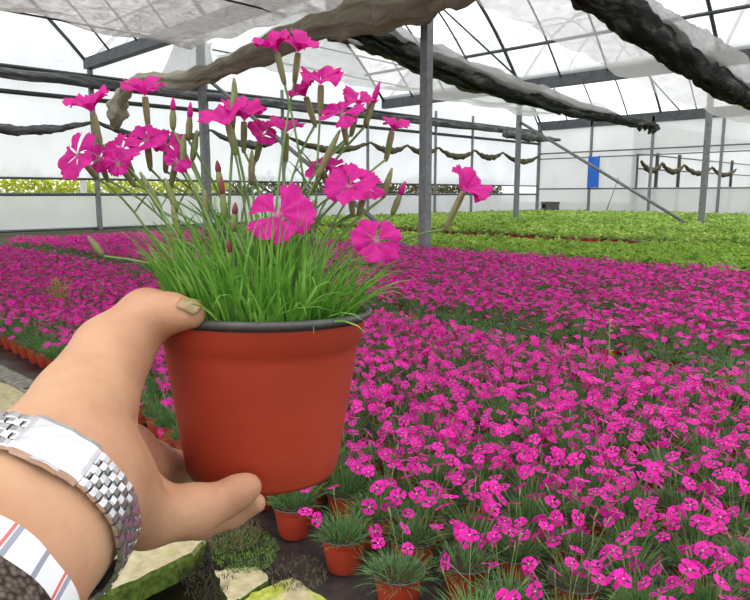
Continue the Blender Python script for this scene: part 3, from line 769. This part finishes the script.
# moss and dry roots
def tufts(name, px0, px1, py0, py1, z, mat, n, L, label, seed, cat):
    rs = np.random.default_rng(seed); mb = MB()
    for _ in range(n):
        x = rs.uniform(px0, px1); y = rs.uniform(py0, py1); 
        if ((x - (px0 + px1) / 2) / (px1 - px0) * 2) ** 2 + ((y - (py0 + py1) / 2) / (py1 - py0) * 2) ** 2 > 1: continue
        p = ground(x, y, z); blade(mb, p, rs.normal(0, .5, 3) + [0, 0, .9], rs.uniform(.5, 1) * L, .003, 1.2, rs, 2)
    return tag(mb.build(name, mat), label, cat, None, 'stuff')
tufts('moss', 210, 278, 526, 574, .024, simple('moss_green', srgb(66, 96, 26), srgb(106, 138, 44), 40, .9), 1900, .012, 'green moss patch between slab and black sheet edge', 71, 'moss')
tufts('dry_roots', 196, 262, 514, 552, .022, simple('dry_root', srgb(80, 68, 48), srgb(130, 116, 88), 60, .9), 900, .025, 'dry brown roots by the slab corner', 72, 'roots')
tufts('dry_roots', 180, 236, 545, 606, .015, simple('dark_root', srgb(30, 26, 18), srgb(66, 58, 40), 60, .9), 900, .03, 'dark tangled roots hanging round the pit', 73, 'roots')
tufts('dry_roots', 262, 330, 556, 592, .022, simple('dry_root_b', srgb(60, 54, 38), srgb(104, 96, 66), 60, .9), 500, .016, 'dry moss strip along the sheet edge at bottom', 74, 'roots')

# weeds among the pinks
def weed(px, py, z, h, label, mat, seed, n):
    rs = np.random.default_rng(seed); p = ground(px, py, z); t = thing('weed', label, 'weed', (p[0], p[1], .0))
    ms = MB(); ml = MB()
    for k in range(n):
        q = np.array([rs.normal(0, .03) * (n > 1), rs.normal(0, .03) * (n > 1), .02]); e = q + np.array([rs.normal(0, .03), rs.normal(0, .03), h * rs.uniform(.85, 1)])
        ms.tube([q, (q + e) / 2 + rs.normal(0, .006, 3), e], .003, 5, 0, False)
        for i in range(26):
            f = rs.uniform(.3, 1); a = rs.random() * 6.28; b = q + (e - q) * f
            blade(ml, b, [math.cos(a), math.sin(a), .6], .03 * (1.2 - f * .5), .011, .8, rs, 3)
    ms.build('stalk', mat, t); ml.build('leaves', mat, t); return t
weed(613, 352, .19, .36, 'pale upright weed standing among the pinks near the dark gap', simple('pale_weed', srgb(150, 160, 90), srgb(186, 190, 120), 40, .7, trans=.3), 81, 1)
weed(60, 302, .19, .36, 'clump of pale dry stalks among the pinks at left', simple('straw_weed', srgb(150, 130, 70), srgb(176, 166, 96), 40, .7, trans=.3), 82, 13)
weed(100, 298, .19, .33, 'smaller clump of dry stalks left of the thumb', simple('straw_weed_b', srgb(150, 120, 80), srgb(176, 156, 96), 40, .7, trans=.3), 83, 3)

def cs(px, py, d): return np.array([(px - CX) / F * d, (CY - py) / F * d, d])
def toworld(P): return CAM + P[..., 0:1] * RT + P[..., 1:2] * UP + P[..., 2:3] * FW
def cone(P, a, b, ra, rb):
    ab = b - a; L2 = ab @ ab; t = np.clip(((P - a) @ ab) / L2, 0, 1)
    return np.linalg.norm(P - (a + t[..., None] * ab), axis=-1) - (ra + (rb - ra) * t)
def smin(a, b, k):
    h = np.clip(.5 + .5 * (b - a) / k, 0, 1); return b + (a - b) * h - k * h * (1 - h)
def chain(P, pts, k=.004):
    D = None
    for (a, b) in zip(pts[:-1], pts[1:]):
        c = cone(P, cs(*a[:3]), cs(*b[:3]), a[3] / F * a[2], b[3] / F * b[2]); D = c if D is None else smin(D, c, k)
    return D
THUMB = [(60, 448, .262, 60), (84, 406, .290, 50), (113, 352, .322, 38), (146, 317, .332, 26.5), (170, 313, .328, 20), (190, 314, .3235, 15.5)]
def in_thumb(W, m=.0012):
    q = np.asarray(W) - CAM; Q = np.stack([q @ RT, q @ UP, q @ FW], -1); return (chain(Q, THUMB) < m).any()

# ------------------------------------------------------------------ held plant
POT_D = .383
potc = pix(263, 312, POT_D)                       # rim centre
TL_R, TL_A = math.radians(1.0), math.radians(3.0)   # lean to the right, lean away
ax = norm(UPW + RT * math.tan(TL_R) + FH * math.tan(TL_A))
Rp = rot_to(ax); base = potc - ax * POT_H * .97
held = thing('potted_pink', 'flowering magenta pink in terracotta-coloured plastic pot held up by the hand', 'potted plant', tuple(base))
Mx = Matrix([list(Rp[i]) + [0] for i in range(3)] + [[0, 0, 0, 1]]); held.rotation_euler = Mx.to_euler()
bpy.context.view_layer.update()
def inpot(p): return Rp.T @ (np.asarray(p, float) - base)
pm = pot_mesh(72, True).build('pot', TERRA, held)
rm = rim_mesh(72).build('pot_rim', BLACKP, pm)
mb = MB(); mb.lathe([(.0005, .089), (.03, .0885), (.0555, .087)], 40); mb.build('soil', SOIL, held)
rs = np.random.default_rng(55); mb = MB()
for i in range(1150):
    a = rs.random() * 2 * PI; r = .05 * math.sqrt(rs.random()); p = np.array([r * math.cos(a), r * math.sin(a), .088])
    tilt = (r / .05) * .62 + rs.normal(0, .25); a2 = a + rs.normal(0, .5); wd = Rp @ np.array([math.cos(a2), math.sin(a2), 0])
    if wd @ RT < -.35 and wd @ FH < .45: tilt = min(tilt, .42); p[2] += .004
    blade(mb, p, [math.cos(a2) * math.sin(tilt), math.sin(a2) * math.sin(tilt), math.cos(tilt)], rs.uniform(.028, .082) * (1.1 - .35 * r / .05), rs.uniform(.0013, .0025), rs.uniform(.1, 1.7), rs, 5)
    if in_thumb(base + np.array(mb.v[-11:]) @ Rp.T):
        del mb.v[-11:]; del mb.f[-5:]; del mb.m[-5:]; del mb.sm[-5:]
mb.build('foliage', HELDLEAF, held)

def petals(seed, R, opened):
    "five fringed petals round the origin, facing +z; opened 0 = trumpet, 1 = flat"
    rs = np.random.default_rng(seed); mb = MB()
    for k in range(5):
        a = 2 * PI * k / 5 + rs.normal(0, .12); Rk = R * rs.uniform(.9, 1.08); tw = rs.normal(0, .18); curl = rs.uniform(.1, .5)
        NS, NT = 13, 7; P = np.zeros((NT, NS, 3)); ph = rs.random() * 6
        teeth = rs.uniform(.0, .13, NS) + np.array([0 if j % 2 else .07 for j in range(NS)])
        for i in range(NT):
            t = i / (NT - 1)
            for j in range(NS):
                s = 2 * j / (NS - 1) - 1
                wdt = (.34 + .34 * min(1, t * 1.25) ** 1.1) * (1 if t < .8 else 1 - .10 * (t - .8) / .2)
                rr = Rk * t * (1 - (.12 * abs(s) ** 2.5)) * (1 - teeth[j] * (t ** 6))
                x = rr * math.cos(s * wdt); y = rr * math.sin(s * wdt)
                el = (1 - opened) * 1.4
                h = rr * math.sin(el) * (1 - .25 * t) - curl * R * t ** 2.6 * .35 + .06 * R * math.sin(5 * s + ph) * t + tw * y * t
                x *= math.cos(el) + (1 - math.cos(el)) * t * .45
                P[i, j] = (x * math.cos(a) - y * math.sin(a), x * math.sin(a) + y * math.cos(a), h + .0003 * k)
        mb.grid(P)
    return mb
def add_flower(px, py, size, face, opened, dd, seed, calyx_len=.017):
    cup = face[2] < .42
    if cup: opened = .22 + .1 * (seed % 3)
    rs = np.random.default_rng(seed); head = pix(px, py + size * (.12 if cup else .08), POT_D + dd); f = norm(RT * face[0] + UPW * face[1] - FH * (.42 if cup else max(.62, face[2])))
    R = size / 2 / F * (POT_D + dd) * (1.42 if cup else 1.18)
    ca = norm(f * .8 + UPW * .55)
    hb = head - ca * calyx_len
    rootp = base + Rp @ np.array([rs.uniform(-.03, .03), rs.uniform(-.03, .03), .088]) + RT * (px - 267) / F * POT_D * .12
    st = MB(); mid = rootp * .45 + hb * .55 + UPW * .02 - (hb - rootp - UPW * ((hb - rootp) @ UPW)) * .12
    pts = [rootp * (1 - t) ** 2 + 2 * mid * t * (1 - t) + hb * t * t for t in np.linspace(0, 1, 9)]
    st.tube([inpot(p) for p in pts], [.00065] * 8 + [.0008], 6, 0, False)
    for t in (.35, .62):       # leaf pair at a node
        q = rootp * (1 - t) ** 2 + 2 * mid * t * (1 - t) + hb * t * t
        for s in (-1, 1):
            dv = Rp.T @ norm(UPW * .9 + RT * s * .6 + FH * rs.normal(0, .4)); blade(st, inpot(q), dv, rs.uniform(.012, .024), .0016, .5, rs, 4)
    so = st.build('flower', STEM, held)
    cy = MB(); q0 = inpot(hb - ca * .001); q1 = inpot(head); d = q1 - q0
    cy.tube([q0, q0 + d * .12, q0 + d * .5, q0 + d * .85, q1], [.0009, .0016, .0020, .0020, .0017], 10, 0, True)
    for k in range(4):
        a = k * PI / 2; Rc = rot_to(d); blade(cy, q0 - d * .03, Rc @ np.array([math.cos(a) * .3, math.sin(a) * .3, 1]), .007, .0026, 0, rs, 3)
    cy.build('calyx', CALYX, so)
    pe = petals(seed, R, opened); Rf = Rp.T @ rot_to(f, rs.random() * 6.28)
    po = pe.build('petals', PETAL, so, tuple(inpot(head - f * .0004)))
    po.rotation_euler = Matrix([list(map(float, r)) for r in Rf]).to_euler()
    return so
FL = [  # px, py, width px, facing (right, up, toward viewer), opened, depth offset
    (93, 108, 46, (-.15, 1, .25), .45, .000), (145, 92, 40, (.05, 1, .12), .35, .012), (78, 150, 52, (-.55, .45, .9), .9, -.012),
    (122, 146, 40, (-.2, .6, .8), .85, -.005), (147, 138, 40, (.1, .8, .5), .7, .004), (167, 142, 36, (.35, .7, .5), .7, .012),
    (118, 160, 32, (-.35, .3, .9), .8, -.015), (176, 160, 28, (.5, .4, .7), .6, .0), (228, 118, 48, (-.25, .9, .4), .7, -.010),
    (244, 116, 48, (.15, .95, .35), .6, .006), (262, 132, 32, (.45, .6, .6), .7, .012), (286, 129, 36, (.1, 1, .1), .75, .02),
    (277, 48, 40, (-.35, .95, .2), .75, -.004), (298, 48, 40, (.3, .95, .25), .75, .006), (321, 80, 42, (.1, .95, .3), .7, .0),
    (306, 93, 34, (-.45, .8, .35), .7, .01), (342, 110, 44, (-.2, .75, .65), .85, -.01), (357, 101, 36, (.35, .9, .3), .6, .004),
    (392, 128, 30, (.35, .9, .3), .55, .015), (350, 182, 50, (-.1, .75, .7), .8, -.02), (366, 184, 40, (.4, .7, .6), .8, -.012),
    (322, 168, 32, (-.5, .6, .6), .5, .0), (333, 166, 26, (.2, .8, .5), .5, .0), (278, 209, 66, (.05, .6, .85), .95, -.035), (376, 236, 52, (.25, .55, .8), .95, -.03),
    (463, 187, 44, (.62, .72, .25), .4, -.01), (100, 156, 30, (.1, .3, .9), .9, .01)]
for i, (px, py, sz, fc, op, dd) in enumerate(FL): add_flower(px, py, sz, fc, op, dd, 900 + i, .024 if i == 25 else .017)
def add_bud(px, py, L, lean, dd, seed, tip, r=.0018):
    rs = np.random.default_rng(seed); top = pix(px, py, POT_D + dd); ca = norm(UPW + RT * lean); b = top - ca * L
    rootp = base + Rp @ np.array([rs.uniform(-.03, .03), rs.uniform(-.03, .03), .088])
    mid = rootp * .5 + b * .5 + UPW * .015; st = MB()
    st.tube([inpot(rootp * (1 - t) ** 2 + 2 * mid * t * (1 - t) + b * t * t) for t in np.linspace(0, 1, 8)], .0008, 6, 0, False)
    so = st.build('flower_bud', STEM, held); mb = MB()
    q0, q1 = inpot(b), inpot(top); d = q1 - q0
    mb.tube([q0, q0 + d * .15, q0 + d * .5, q0 + d * .8, q1], [.0010, r, r * 1.15, r * .8, .0006], 10, 0)
    mb.build('calyx', BUD, so)
    if tip is not None:
        mb = MB(); mb.tube([q0 + d * .75, q0 + d * .95, q0 + d * 1.15, q0 + d * 1.35], [r * .7, r * 1.0, r * .75, .0004], 8, 0); mb.build('petal_tip', tip, so)
for i, b in enumerate([(173, 106, .014, .05, .01, PETAL), (190, 112, .016, .1, 0, PETAL), (184, 134, .018, .1, .0, None), (197, 130, .018, .2, .004, None), (376, 93, .02, .35, 0, PETAL),
                       (402, 190, .016, .4, .012, PETAL), (234, 78, .018, .0, .01, None), (233, 92, .02, .05, -.006, None), (218, 168, .012, -.1, -.012, WITHER), (222, 188, .018, -.05, -.014, WITHER),
                       (235, 210, .012, .1, -.016, WITHER), (229, 248, .012, 0, -.03, WITHER), (392, 168, .018, .3, .0, None), (352, 165, .016, .2, .01, None), (88, 236, .014, -.7, -.01, None), (314, 200, .016, .2, -.01, None),
                       (205, 190, .016, .0, -.01, None), (340, 130, .03, .5, -.012, None), (165, 178, .02, -.3, -.01, None), (140, 172, .024, -.5, -.015, None), (172, 205, .02, -.2, -.01, None), (252, 150, .02, .05, .0, None)]):
    add_bud(b[0], b[1], b[2], b[3], b[4], 700 + i, b[5])

# ------------------------------------------------------------------ hand: one smooth blended surface (camera-space distance field)
WR = (28, 512, .236)                         # wrist centre under the watch
EL = (-122, 700, .168)
INDEX = [(95, 440, .30, 38), (128, 452, .345, 27), (152, 461, .385, 20), (184, 472, .420, 14), (215, 462, .437, 12)]
MIDDLE = [(98, 450, .30, 38), (140, 470, .352, 24), (172, 470, .40, 17), (200, 466, .432, 14), (232, 455, .442, 11)]
RING = [(104, 484, .285, 42), (148, 510, .330, 31), (200, 518, .345, 20), (232, 512, .350, 15), (256, 503, .3465, 10.5)]
PINKY = [(98, 492, .275, 44), (146, 514, .305, 33), (192, 512, .322, 25), (222, 501, .328, 18), (238, 492, .3295, 16.5), (248, 487, .330, 14)]
lo = np.array([-.185, -.16, .15]); hi = np.array([-.045, .012, .462]); st_ = .0016
gx, gy, gz = [np.arange(lo[k], hi[k], st_) for k in range(3)]
P = np.stack(np.meshgrid(gx, gy, gz, indexing='ij'), -1).astype(np.float32)
# forearm, slightly flattened
wc = cs(*WR); ec = cs(*EL); axv = norm(wc - ec)
md_ = np.array([.76, -.65, 0.]); md_ = norm(md_ - axv * (md_ @ axv))
D = smin(cone(P, ec - md_ * .008, wc - md_ * .0075, .0290, .0243), cone(P, ec + md_ * .008, wc + md_ * .0075, .0290, .0243), .006)
D = smin(D, cone(P, wc - md_ * .0075, cs(68, 462, .285), .0243, .0245), .012)
D = smin(D, cone(P, wc + md_ * .0075, cs(92, 488, .280), .0243, .0232), .012)
D = smin(D, chain(P, THUMB), .010)
D = smin(D, cone(P, cs(80, 480, .262), cs(128, 503, .310), .025, .0165), .012)
for ch in (RING, PINKY, MIDDLE, INDEX): D = smin(D, chain(P, ch), .0045)
# knuckle swellings, creases at the finger joints and palm folds
for c_, r_ in ((cs(196, 508, .322), .0105), (cs(150, 316, .336), .0125)): D = smin(D, np.linalg.norm(P - c_, axis=-1) - r_, .006)
def crease(D, a, b, r, k=.003): return -smin(-D, cone(P, cs(*a), cs(*b), r, r), k)
D = crease(D, (146, 412, .288), (128, 442, .282), .0012, .006)
D = crease(D, (168, 484, .301), (150, 470, .301), .0012, .005)
D = crease(D, (212, 480, .312), (220, 512, .313), .0007)
def surface_nets(D, lo, st):
    S = D < 0; nx, ny, nz = D.shape
    c = np.zeros((nx - 1, ny - 1, nz - 1), int)
    for dx in (0, 1):
        for dy in (0, 1):
            for dz in (0, 1): c += S[dx:nx - 1 + dx, dy:ny - 1 + dy, dz:nz - 1 + dz]
    act = (c > 0) & (c < 8); idx = -np.ones(c.shape, int); I = np.argwhere(act); idx[act] = np.arange(len(I))
    acc = np.zeros((len(I), 3)); cnt = np.zeros(len(I)); corners = [(a, b, e) for a in (0, 1) for b in (0, 1) for e in (0, 1)]
    for i, p in enumerate(corners):
        for q in corners[i + 1:]:
            if sum(abs(p[k] - q[k]) for k in range(3)) != 1: continue
            A_ = I + p; B_ = I + q; da = D[A_[:, 0], A_[:, 1], A_[:, 2]]; db = D[B_[:, 0], B_[:, 1], B_[:, 2]]; x = (da < 0) != (db < 0)
            t = np.where(x, da / np.where(x, da - db, 1), 0); acc += np.where(x[:, None], A_ + (B_ - A_) * t[:, None], 0); cnt += x
    V = lo + st * acc / cnt[:, None]; faces = []
    for axis in range(3):
        o = [k for k in range(3) if k != axis]; a0 = np.moveaxis(S, axis, 0)
        x = np.argwhere(np.moveaxis(a0[:-1] != a0[1:], 0, axis)); sgn = S[tuple(x.T)]
        ok = np.all([(x[:, k] > 0) & (x[:, k] < D.shape[k] - 1) for k in o], axis=0); x = x[ok]; sgn = sgn[ok]
        e1 = np.zeros(3, int); e1[o[0]] = 1; e2 = np.zeros(3, int); e2[o[1]] = 1
        q = np.stack([idx[tuple((x - e1 - e2).T)], idx[tuple((x - e2).T)], idx[tuple(x.T)], idx[tuple((x - e1).T)]], 1)
        flip = sgn if axis != 1 else ~sgn
        q[~flip] = q[~flip][:, ::-1]; faces.append(q)
    return V, np.concatenate(faces)
V, Fq = surface_nets(D, lo, st_); Fq = Fq[(Fq >= 0).all(1)]
# light relaxation
for _ in range(4):
    acc = np.zeros_like(V); cnt = np.zeros(len(V))
    for a, b in ((0, 1), (1, 2), (2, 3), (3, 0)):
        np.add.at(acc, Fq[:, a], V[Fq[:, b]]); np.add.at(acc, Fq[:, b], V[Fq[:, a]]); np.add.at(cnt, Fq[:, a], 1); np.add.at(cnt, Fq[:, b], 1)
    V = V * .5 + .5 * acc / np.maximum(cnt, 1)[:, None]
Wd = toworld(V)
m = M('skin'); n1 = m.noise(22, 4, .6); n2 = m.noise(420, 3, .6); n3 = m.noise(120, 4, .6, sc=(1, 1, 3))
c = m.ramp(n1, [(.28, srgb(172, 122, 95)), (.5, srgb(187, 142, 111)), (.72, srgb(198, 157, 124))])
b1 = m.n('ShaderNodeMath', operation='ADD'); m.set(b1.inputs[0], n2); m.set(b1.inputs[1], n3)
SKIN = m.bsdf(c, .52, 0, .35, b1.outputs[0], .16, .0012, sss=.18)
me = mesh_from_arrays('person', Wd, Fq.ravel(), np.arange(len(Fq)) * 4, np.zeros(len(Fq)), [SKIN])
pers = link('person', me); tag(pers, "person's left hand and wrist gripping the held pot, checked cuff at bottom left", 'person')
# thumb nail
mb = MB(); nc = cs(190, 307, .3185); na = norm(cs(206, 314, .3205) - cs(176, 309, .3250)); nn = norm(np.array([.10, .80, -.58])); nb = norm(np.cross(na, nn)); nn = np.cross(nb, na)
Pn = np.zeros((9, 7, 3))
for i in range(9):
    for j in range(7):
        s = i / 4 - 1; w = (j / 3 - 1) * math.sqrt(max(0, 1 - max(0, s) ** 4 * .55)) * (1 - .2 * max(0, -s) ** 3)
        Pn[i, j] = nc + na * s * .0056 + nb * w * .0038 + nn * (.0018 - .0022 * w * w - .0008 * s * s)
shift = np.zeros(Pn.shape[:2])
for _ in range(14): shift = np.clip(shift + (chain(Pn - nn * shift[..., None], THUMB) - .0004) * .7, -.004, .006)
mid_ = np.median(shift); Pn = Pn - nn * np.clip(shift, mid_ - .0015, mid_ + .0015)[..., None]
Pw = toworld(Pn); mb.grid(Pw)
nl = mb.build('thumbnail', simple('stained_nail', srgb(128, 112, 72), srgb(168, 126, 98), 160, .35), pers); nl['label'] = 'green-stained thumbnail'
md = nl.modifiers.new('solid', 'SOLIDIFY'); md.thickness = .0008

# ------------------------------------------------------------------ sleeve: shirt cuff and jacket
def frame_of(a):
    x = norm(np.cross(a, [0, 1, 0])); return x, np.cross(a, x)
fx, fy = frame_of(axv)
def ring_surface(c0, c1, r0, r1, ns, nt, thick, wr, seed):
    P = np.zeros((2 * nt, ns + 1, 3)); ph = np.random.default_rng(seed).random(4) * 6
    for i in range(2 * nt):
        k = i if i < nt else 2 * nt - 1 - i; t = k / (nt - 1); inner = i >= nt
        for j in range(ns + 1):
            th = 2 * PI * j / ns; r = r0 + (r1 - r0) * t - (thick if inner else 0) + wr * (math.sin(5 * th + ph[0] + 3 * t) + .6 * math.sin(11 * th + ph[1] - 4 * t))
            P[i, j] = c0 * (1 - t) + c1 * t + r * (fx * math.cos(th) + fy * math.sin(th))
    return P
Ls = np.linalg.norm(wc - ec)
at = lambda t: ec + axv * Ls * t
def sleeve_obj(name, P, mat, uvscale):
    mb = MB(); mb.grid(toworld(P)); o = mb.build(name, mat, pers)
    uv = o.data.uv_layers.new(name='UVMap'); a, b = P.shape[:2]
    ids = np.zeros(len(o.data.loops), np.int32); o.data.loops.foreach_get('vertex_index', ids)
    co = np.stack([(ids // b) / (a / 2 - 1), (ids % b) / (b - 1)], 1) * uvscale; uv.data.foreach_set('uv', co.astype(np.float32).ravel()); return o
def check_mat():
    m = M('checked_shirt'); tc = m.n('ShaderNodeTexCoord'); sx = m.n('ShaderNodeSeparateXYZ'); m.set(sx.inputs[0], tc.outputs['UV'])
    def lines(sock, freq, w, off=0):
        a = m.n('ShaderNodeMath', operation='MULTIPLY_ADD'); m.set(a.inputs[0], sock); a.inputs[1].default_value = freq; a.inputs[2].default_value = off
        f = m.n('ShaderNodeMath', operation='FRACT'); m.set(f.inputs[0], a.outputs[0])
        l = m.n('ShaderNodeMath', operation='LESS_THAN'); m.set(l.inputs[0], f.outputs[0]); l.inputs[1].default_value = w; return l.outputs[0]
    c = m.mix(lines(sx.outputs[1], 22, .16, .2), srgb(226, 226, 230), srgb(150, 152, 166))
    c = m.mix(lines(sx.outputs[0], 1.0, .08, .45), c, srgb(206, 84, 84))
    c = m.mix(lines(sx.outputs[1], 11, .05), c, srgb(214, 110, 108))
    return m.bsdf(c, .85, 0, .1, m.noise(500, 2), .1, .0006)
Cc = ring_surface(at(.45), at(.10), .0370, .0390, 96, 12, .0016, .0005, 4)
cuff = sleeve_obj('shirt_cuff', Cc, check_mat(), 1.0); cuff['label'] = 'white shirt cuff with red and grey checks'
m = M('dark_knit'); tc = m.n('ShaderNodeTexCoord'); vo = m.n('ShaderNodeTexVoronoi', Scale=520); m.set(vo.inputs['Vector'], tc.outputs['Object'])
KNIT = m.bsdf(m.ramp(vo.outputs['Distance'], [(.1, srgb(112, 100, 92)), (.7, srgb(50, 42, 38))]), .95, 0, .1, vo.outputs['Distance'], -.8, .002)
Cj = ring_surface(at(.26), at(-.55), .0405, .0460, 96, 14, .003, .0006, 8)
jk = sleeve_obj('jacket_sleeve', Cj, KNIT, 1.0); jk['label'] = 'dark knitted sleeve'

# ------------------------------------------------------------------ wristwatch bracelet (clasp side)
watch = thing('wristwatch', 'silver metal watch bracelet with plain polished clasp on the wrist', 'watch', tuple(toworld(wc[None])[0]))
wo = np.array(watch.location)
m = M('polished_steel'); STEEL = m.bsdf(m.ramp(m.noise(60, 3), [(.3, srgb(196, 196, 200)), (.7, srgb(226, 226, 230))]), .24, .95, .5)
m = M('brushed_clasp'); CLASP = m.bsdf(m.ramp(m.noise(40, 4, sc=(1, 12, 12)), [(.3, srgb(206, 206, 210)), (.7, srgb(232, 232, 236))]), .34, .85, .5)
# radius of the real wrist surface by angle, marched through the field
def wrist_r(th, off=0.0):
    d = fx * math.cos(th) + fy * math.sin(th); rr = np.linspace(.015, .06, 200); Q = wc + axv * off + d * rr[:, None]
    ii = ((Q - lo) / st_).round().astype(int); ok = ((ii >= 0) & (ii < D.shape)).all(1); v = np.where(ok, D[tuple(np.clip(ii, 0, np.array(D.shape) - 1).T)], 1)
    return rr[np.argmax(v > 0)] if (v > 0).any() else .032
ths = np.linspace(0, 2 * PI, 721); rr_ = np.array([max(wrist_r(t, o) for o in (-.009, 0, .009)) for t in ths[:-1]])
for _ in range(60): rr_ = (np.roll(rr_, 1) + rr_ * 2 + np.roll(rr_, -1)) / 4
rr_ += .0012
def wpt(th, a, h):
    r = np.interp(th % (2 * PI), ths[:-1], rr_) + h; return wc + axv * a + r * (fx * math.cos(th) + fy * math.sin(th))
BW = .0185
def link_box(mb, t0, t1, a0, a1, h0, h1, nseg=3, mat=0):
    vs = []; fs = []
    e = (a1 - a0) * .12
    for k in range(nseg + 1):
        t = t0 + (t1 - t0) * k / nseg; hh = h1 - (.00035 if k in (0, nseg) else 0)
        vs += [wpt(t, a0, h0), wpt(t, a0, hh - .0005), wpt(t, a0 + e, hh), wpt(t, a1 - e, hh), wpt(t, a1, hh - .0005), wpt(t, a1, h0)]
    for k in range(nseg):
        for j in range(5): fs.append((k * 6 + j, k * 6 + j + 1, (k + 1) * 6 + j + 1, (k + 1) * 6 + j))
    fs += [tuple(range(6)), tuple(nseg * 6 + j for j in range(6))[::-1]]
    vs = [wd for wd in toworld(np.array(vs)) - wo]
    mb.add(vs, fs, mat, False)
# angle at which the clasp sits: the surface point that projects nearest (62, 448)
def th_at(px, py):
    best = min(ths[:-1], key=lambda t: (lambda q: (CX + F * q[0] / q[2] - px) ** 2 + (CY - F * q[1] / q[2] - py) ** 2 + (1e6 if ((q - wc) @ q) > 0 else 0))(wpt(t, 0, .002)))
    return best
tc0, tc1 = th_at(24, 432), th_at(86, 470)
def unwrap(a, b):
    while b - a > PI: b -= 2 * PI
    while b - a < -PI: b += 2 * PI
    return b
tc1 = unwrap(tc0, tc1)
print('clasp angles', tc0, tc1)
mb = MB(); link_box(mb, tc0, tc1, -BW / 2 - .0006, BW / 2 + .0006, .0, .0036, 16); cl = mb.build('clasp', CLASP, watch); cl['label'] = 'plain polished folding clasp'
mb = MB(); link_box(mb, tc0 + (tc1 - tc0) * .3, tc0 + (tc1 - tc0) * .7, -BW / 2 - .0014, -BW / 2 - .0004, .0006, .0026, 5); mb.build('release_button', STEEL, cl)
mb = MB(); span = 2 * PI - abs(tc1 - tc0); sg = 1 if tc1 > tc0 else -1; pitch = .0048 / .033; nrow = int(span / pitch); pitch = span / nrow
cols = [(-.5, -.30), (-.29, -.11), (-.10, .10), (.11, .29), (.30, .5)]
for k in range(nrow):
    for ci, (c0, c1) in enumerate(cols):
        if k == 0 and ci % 2: link_box(mb, tc1 + sg * .02 * pitch, tc1 + sg * .42 * pitch, c0 * BW, c1 * BW, .0004, .0028, 2)
        off = -.5 * pitch if ci % 2 else 0
        t0 = tc1 + sg * ((k + (ci % 2)) * pitch + off + .08 * pitch)
        t1 = t0 + sg * pitch * (.40 if ci % 2 and k == nrow - 1 else .84)
        link_box(mb, t0, t1, c0 * BW, c1 * BW, .0004, .0028 if ci % 2 else .0025, 2)
mb.build('bracelet', STEEL, watch)

# ------------------------------------------------------------------ light
w = bpy.data.worlds.new('sky'); SC.world = w; w.use_nodes = True; nt = w.node_tree; nt.nodes.clear()
out = nt.nodes.new('ShaderNodeOutputWorld'); bg = nt.nodes.new('ShaderNodeBackground'); nt.links.new(bg.outputs[0], out.inputs[0])
tcn = nt.nodes.new('ShaderNodeTexCoord'); sep = nt.nodes.new('ShaderNodeSeparateXYZ'); nt.links.new(tcn.outputs['Generated'], sep.inputs[0])
rp = nt.nodes.new('ShaderNodeValToRGB'); nt.links.new(sep.outputs[2], rp.inputs[0])
rp.color_ramp.elements[0].position = -.02; rp.color_ramp.elements[0].color = (.55, .56, .55, 1)
rp.color_ramp.elements[0].position = 0
rp.color_ramp.elements[1].position = .5; rp.color_ramp.elements[1].color = (1, 1, 1.0, 1)
e = rp.color_ramp.elements.new(.03); e.color = (.88, .9, .93, 1)
nt.links.new(rp.outputs[0], bg.inputs[0]); bg.inputs[1].default_value = 1.85
sl = bpy.data.lights.new('sun', 'SUN'); so = bpy.data.objects.new('sun', sl); COL.objects.link(so)
sl.energy = 2.0; sl.angle = math.radians(50); sl.color = (1, .97, .93)
so.rotation_euler = Vector((.35, -.15, -1)).to_track_quat('-Z', 'Y').to_euler()

SC.view_settings.view_transform = 'Standard'; SC.view_settings.look = 'None'; SC.view_settings.gamma = 1; SC.view_settings.exposure = .15
SC.cycles.use_denoising = True
SC.cycles.max_bounces = 8; SC.cycles.diffuse_bounces = 4; SC.cycles.transmission_bounces = 6; SC.cycles.transparent_max_bounces = 16
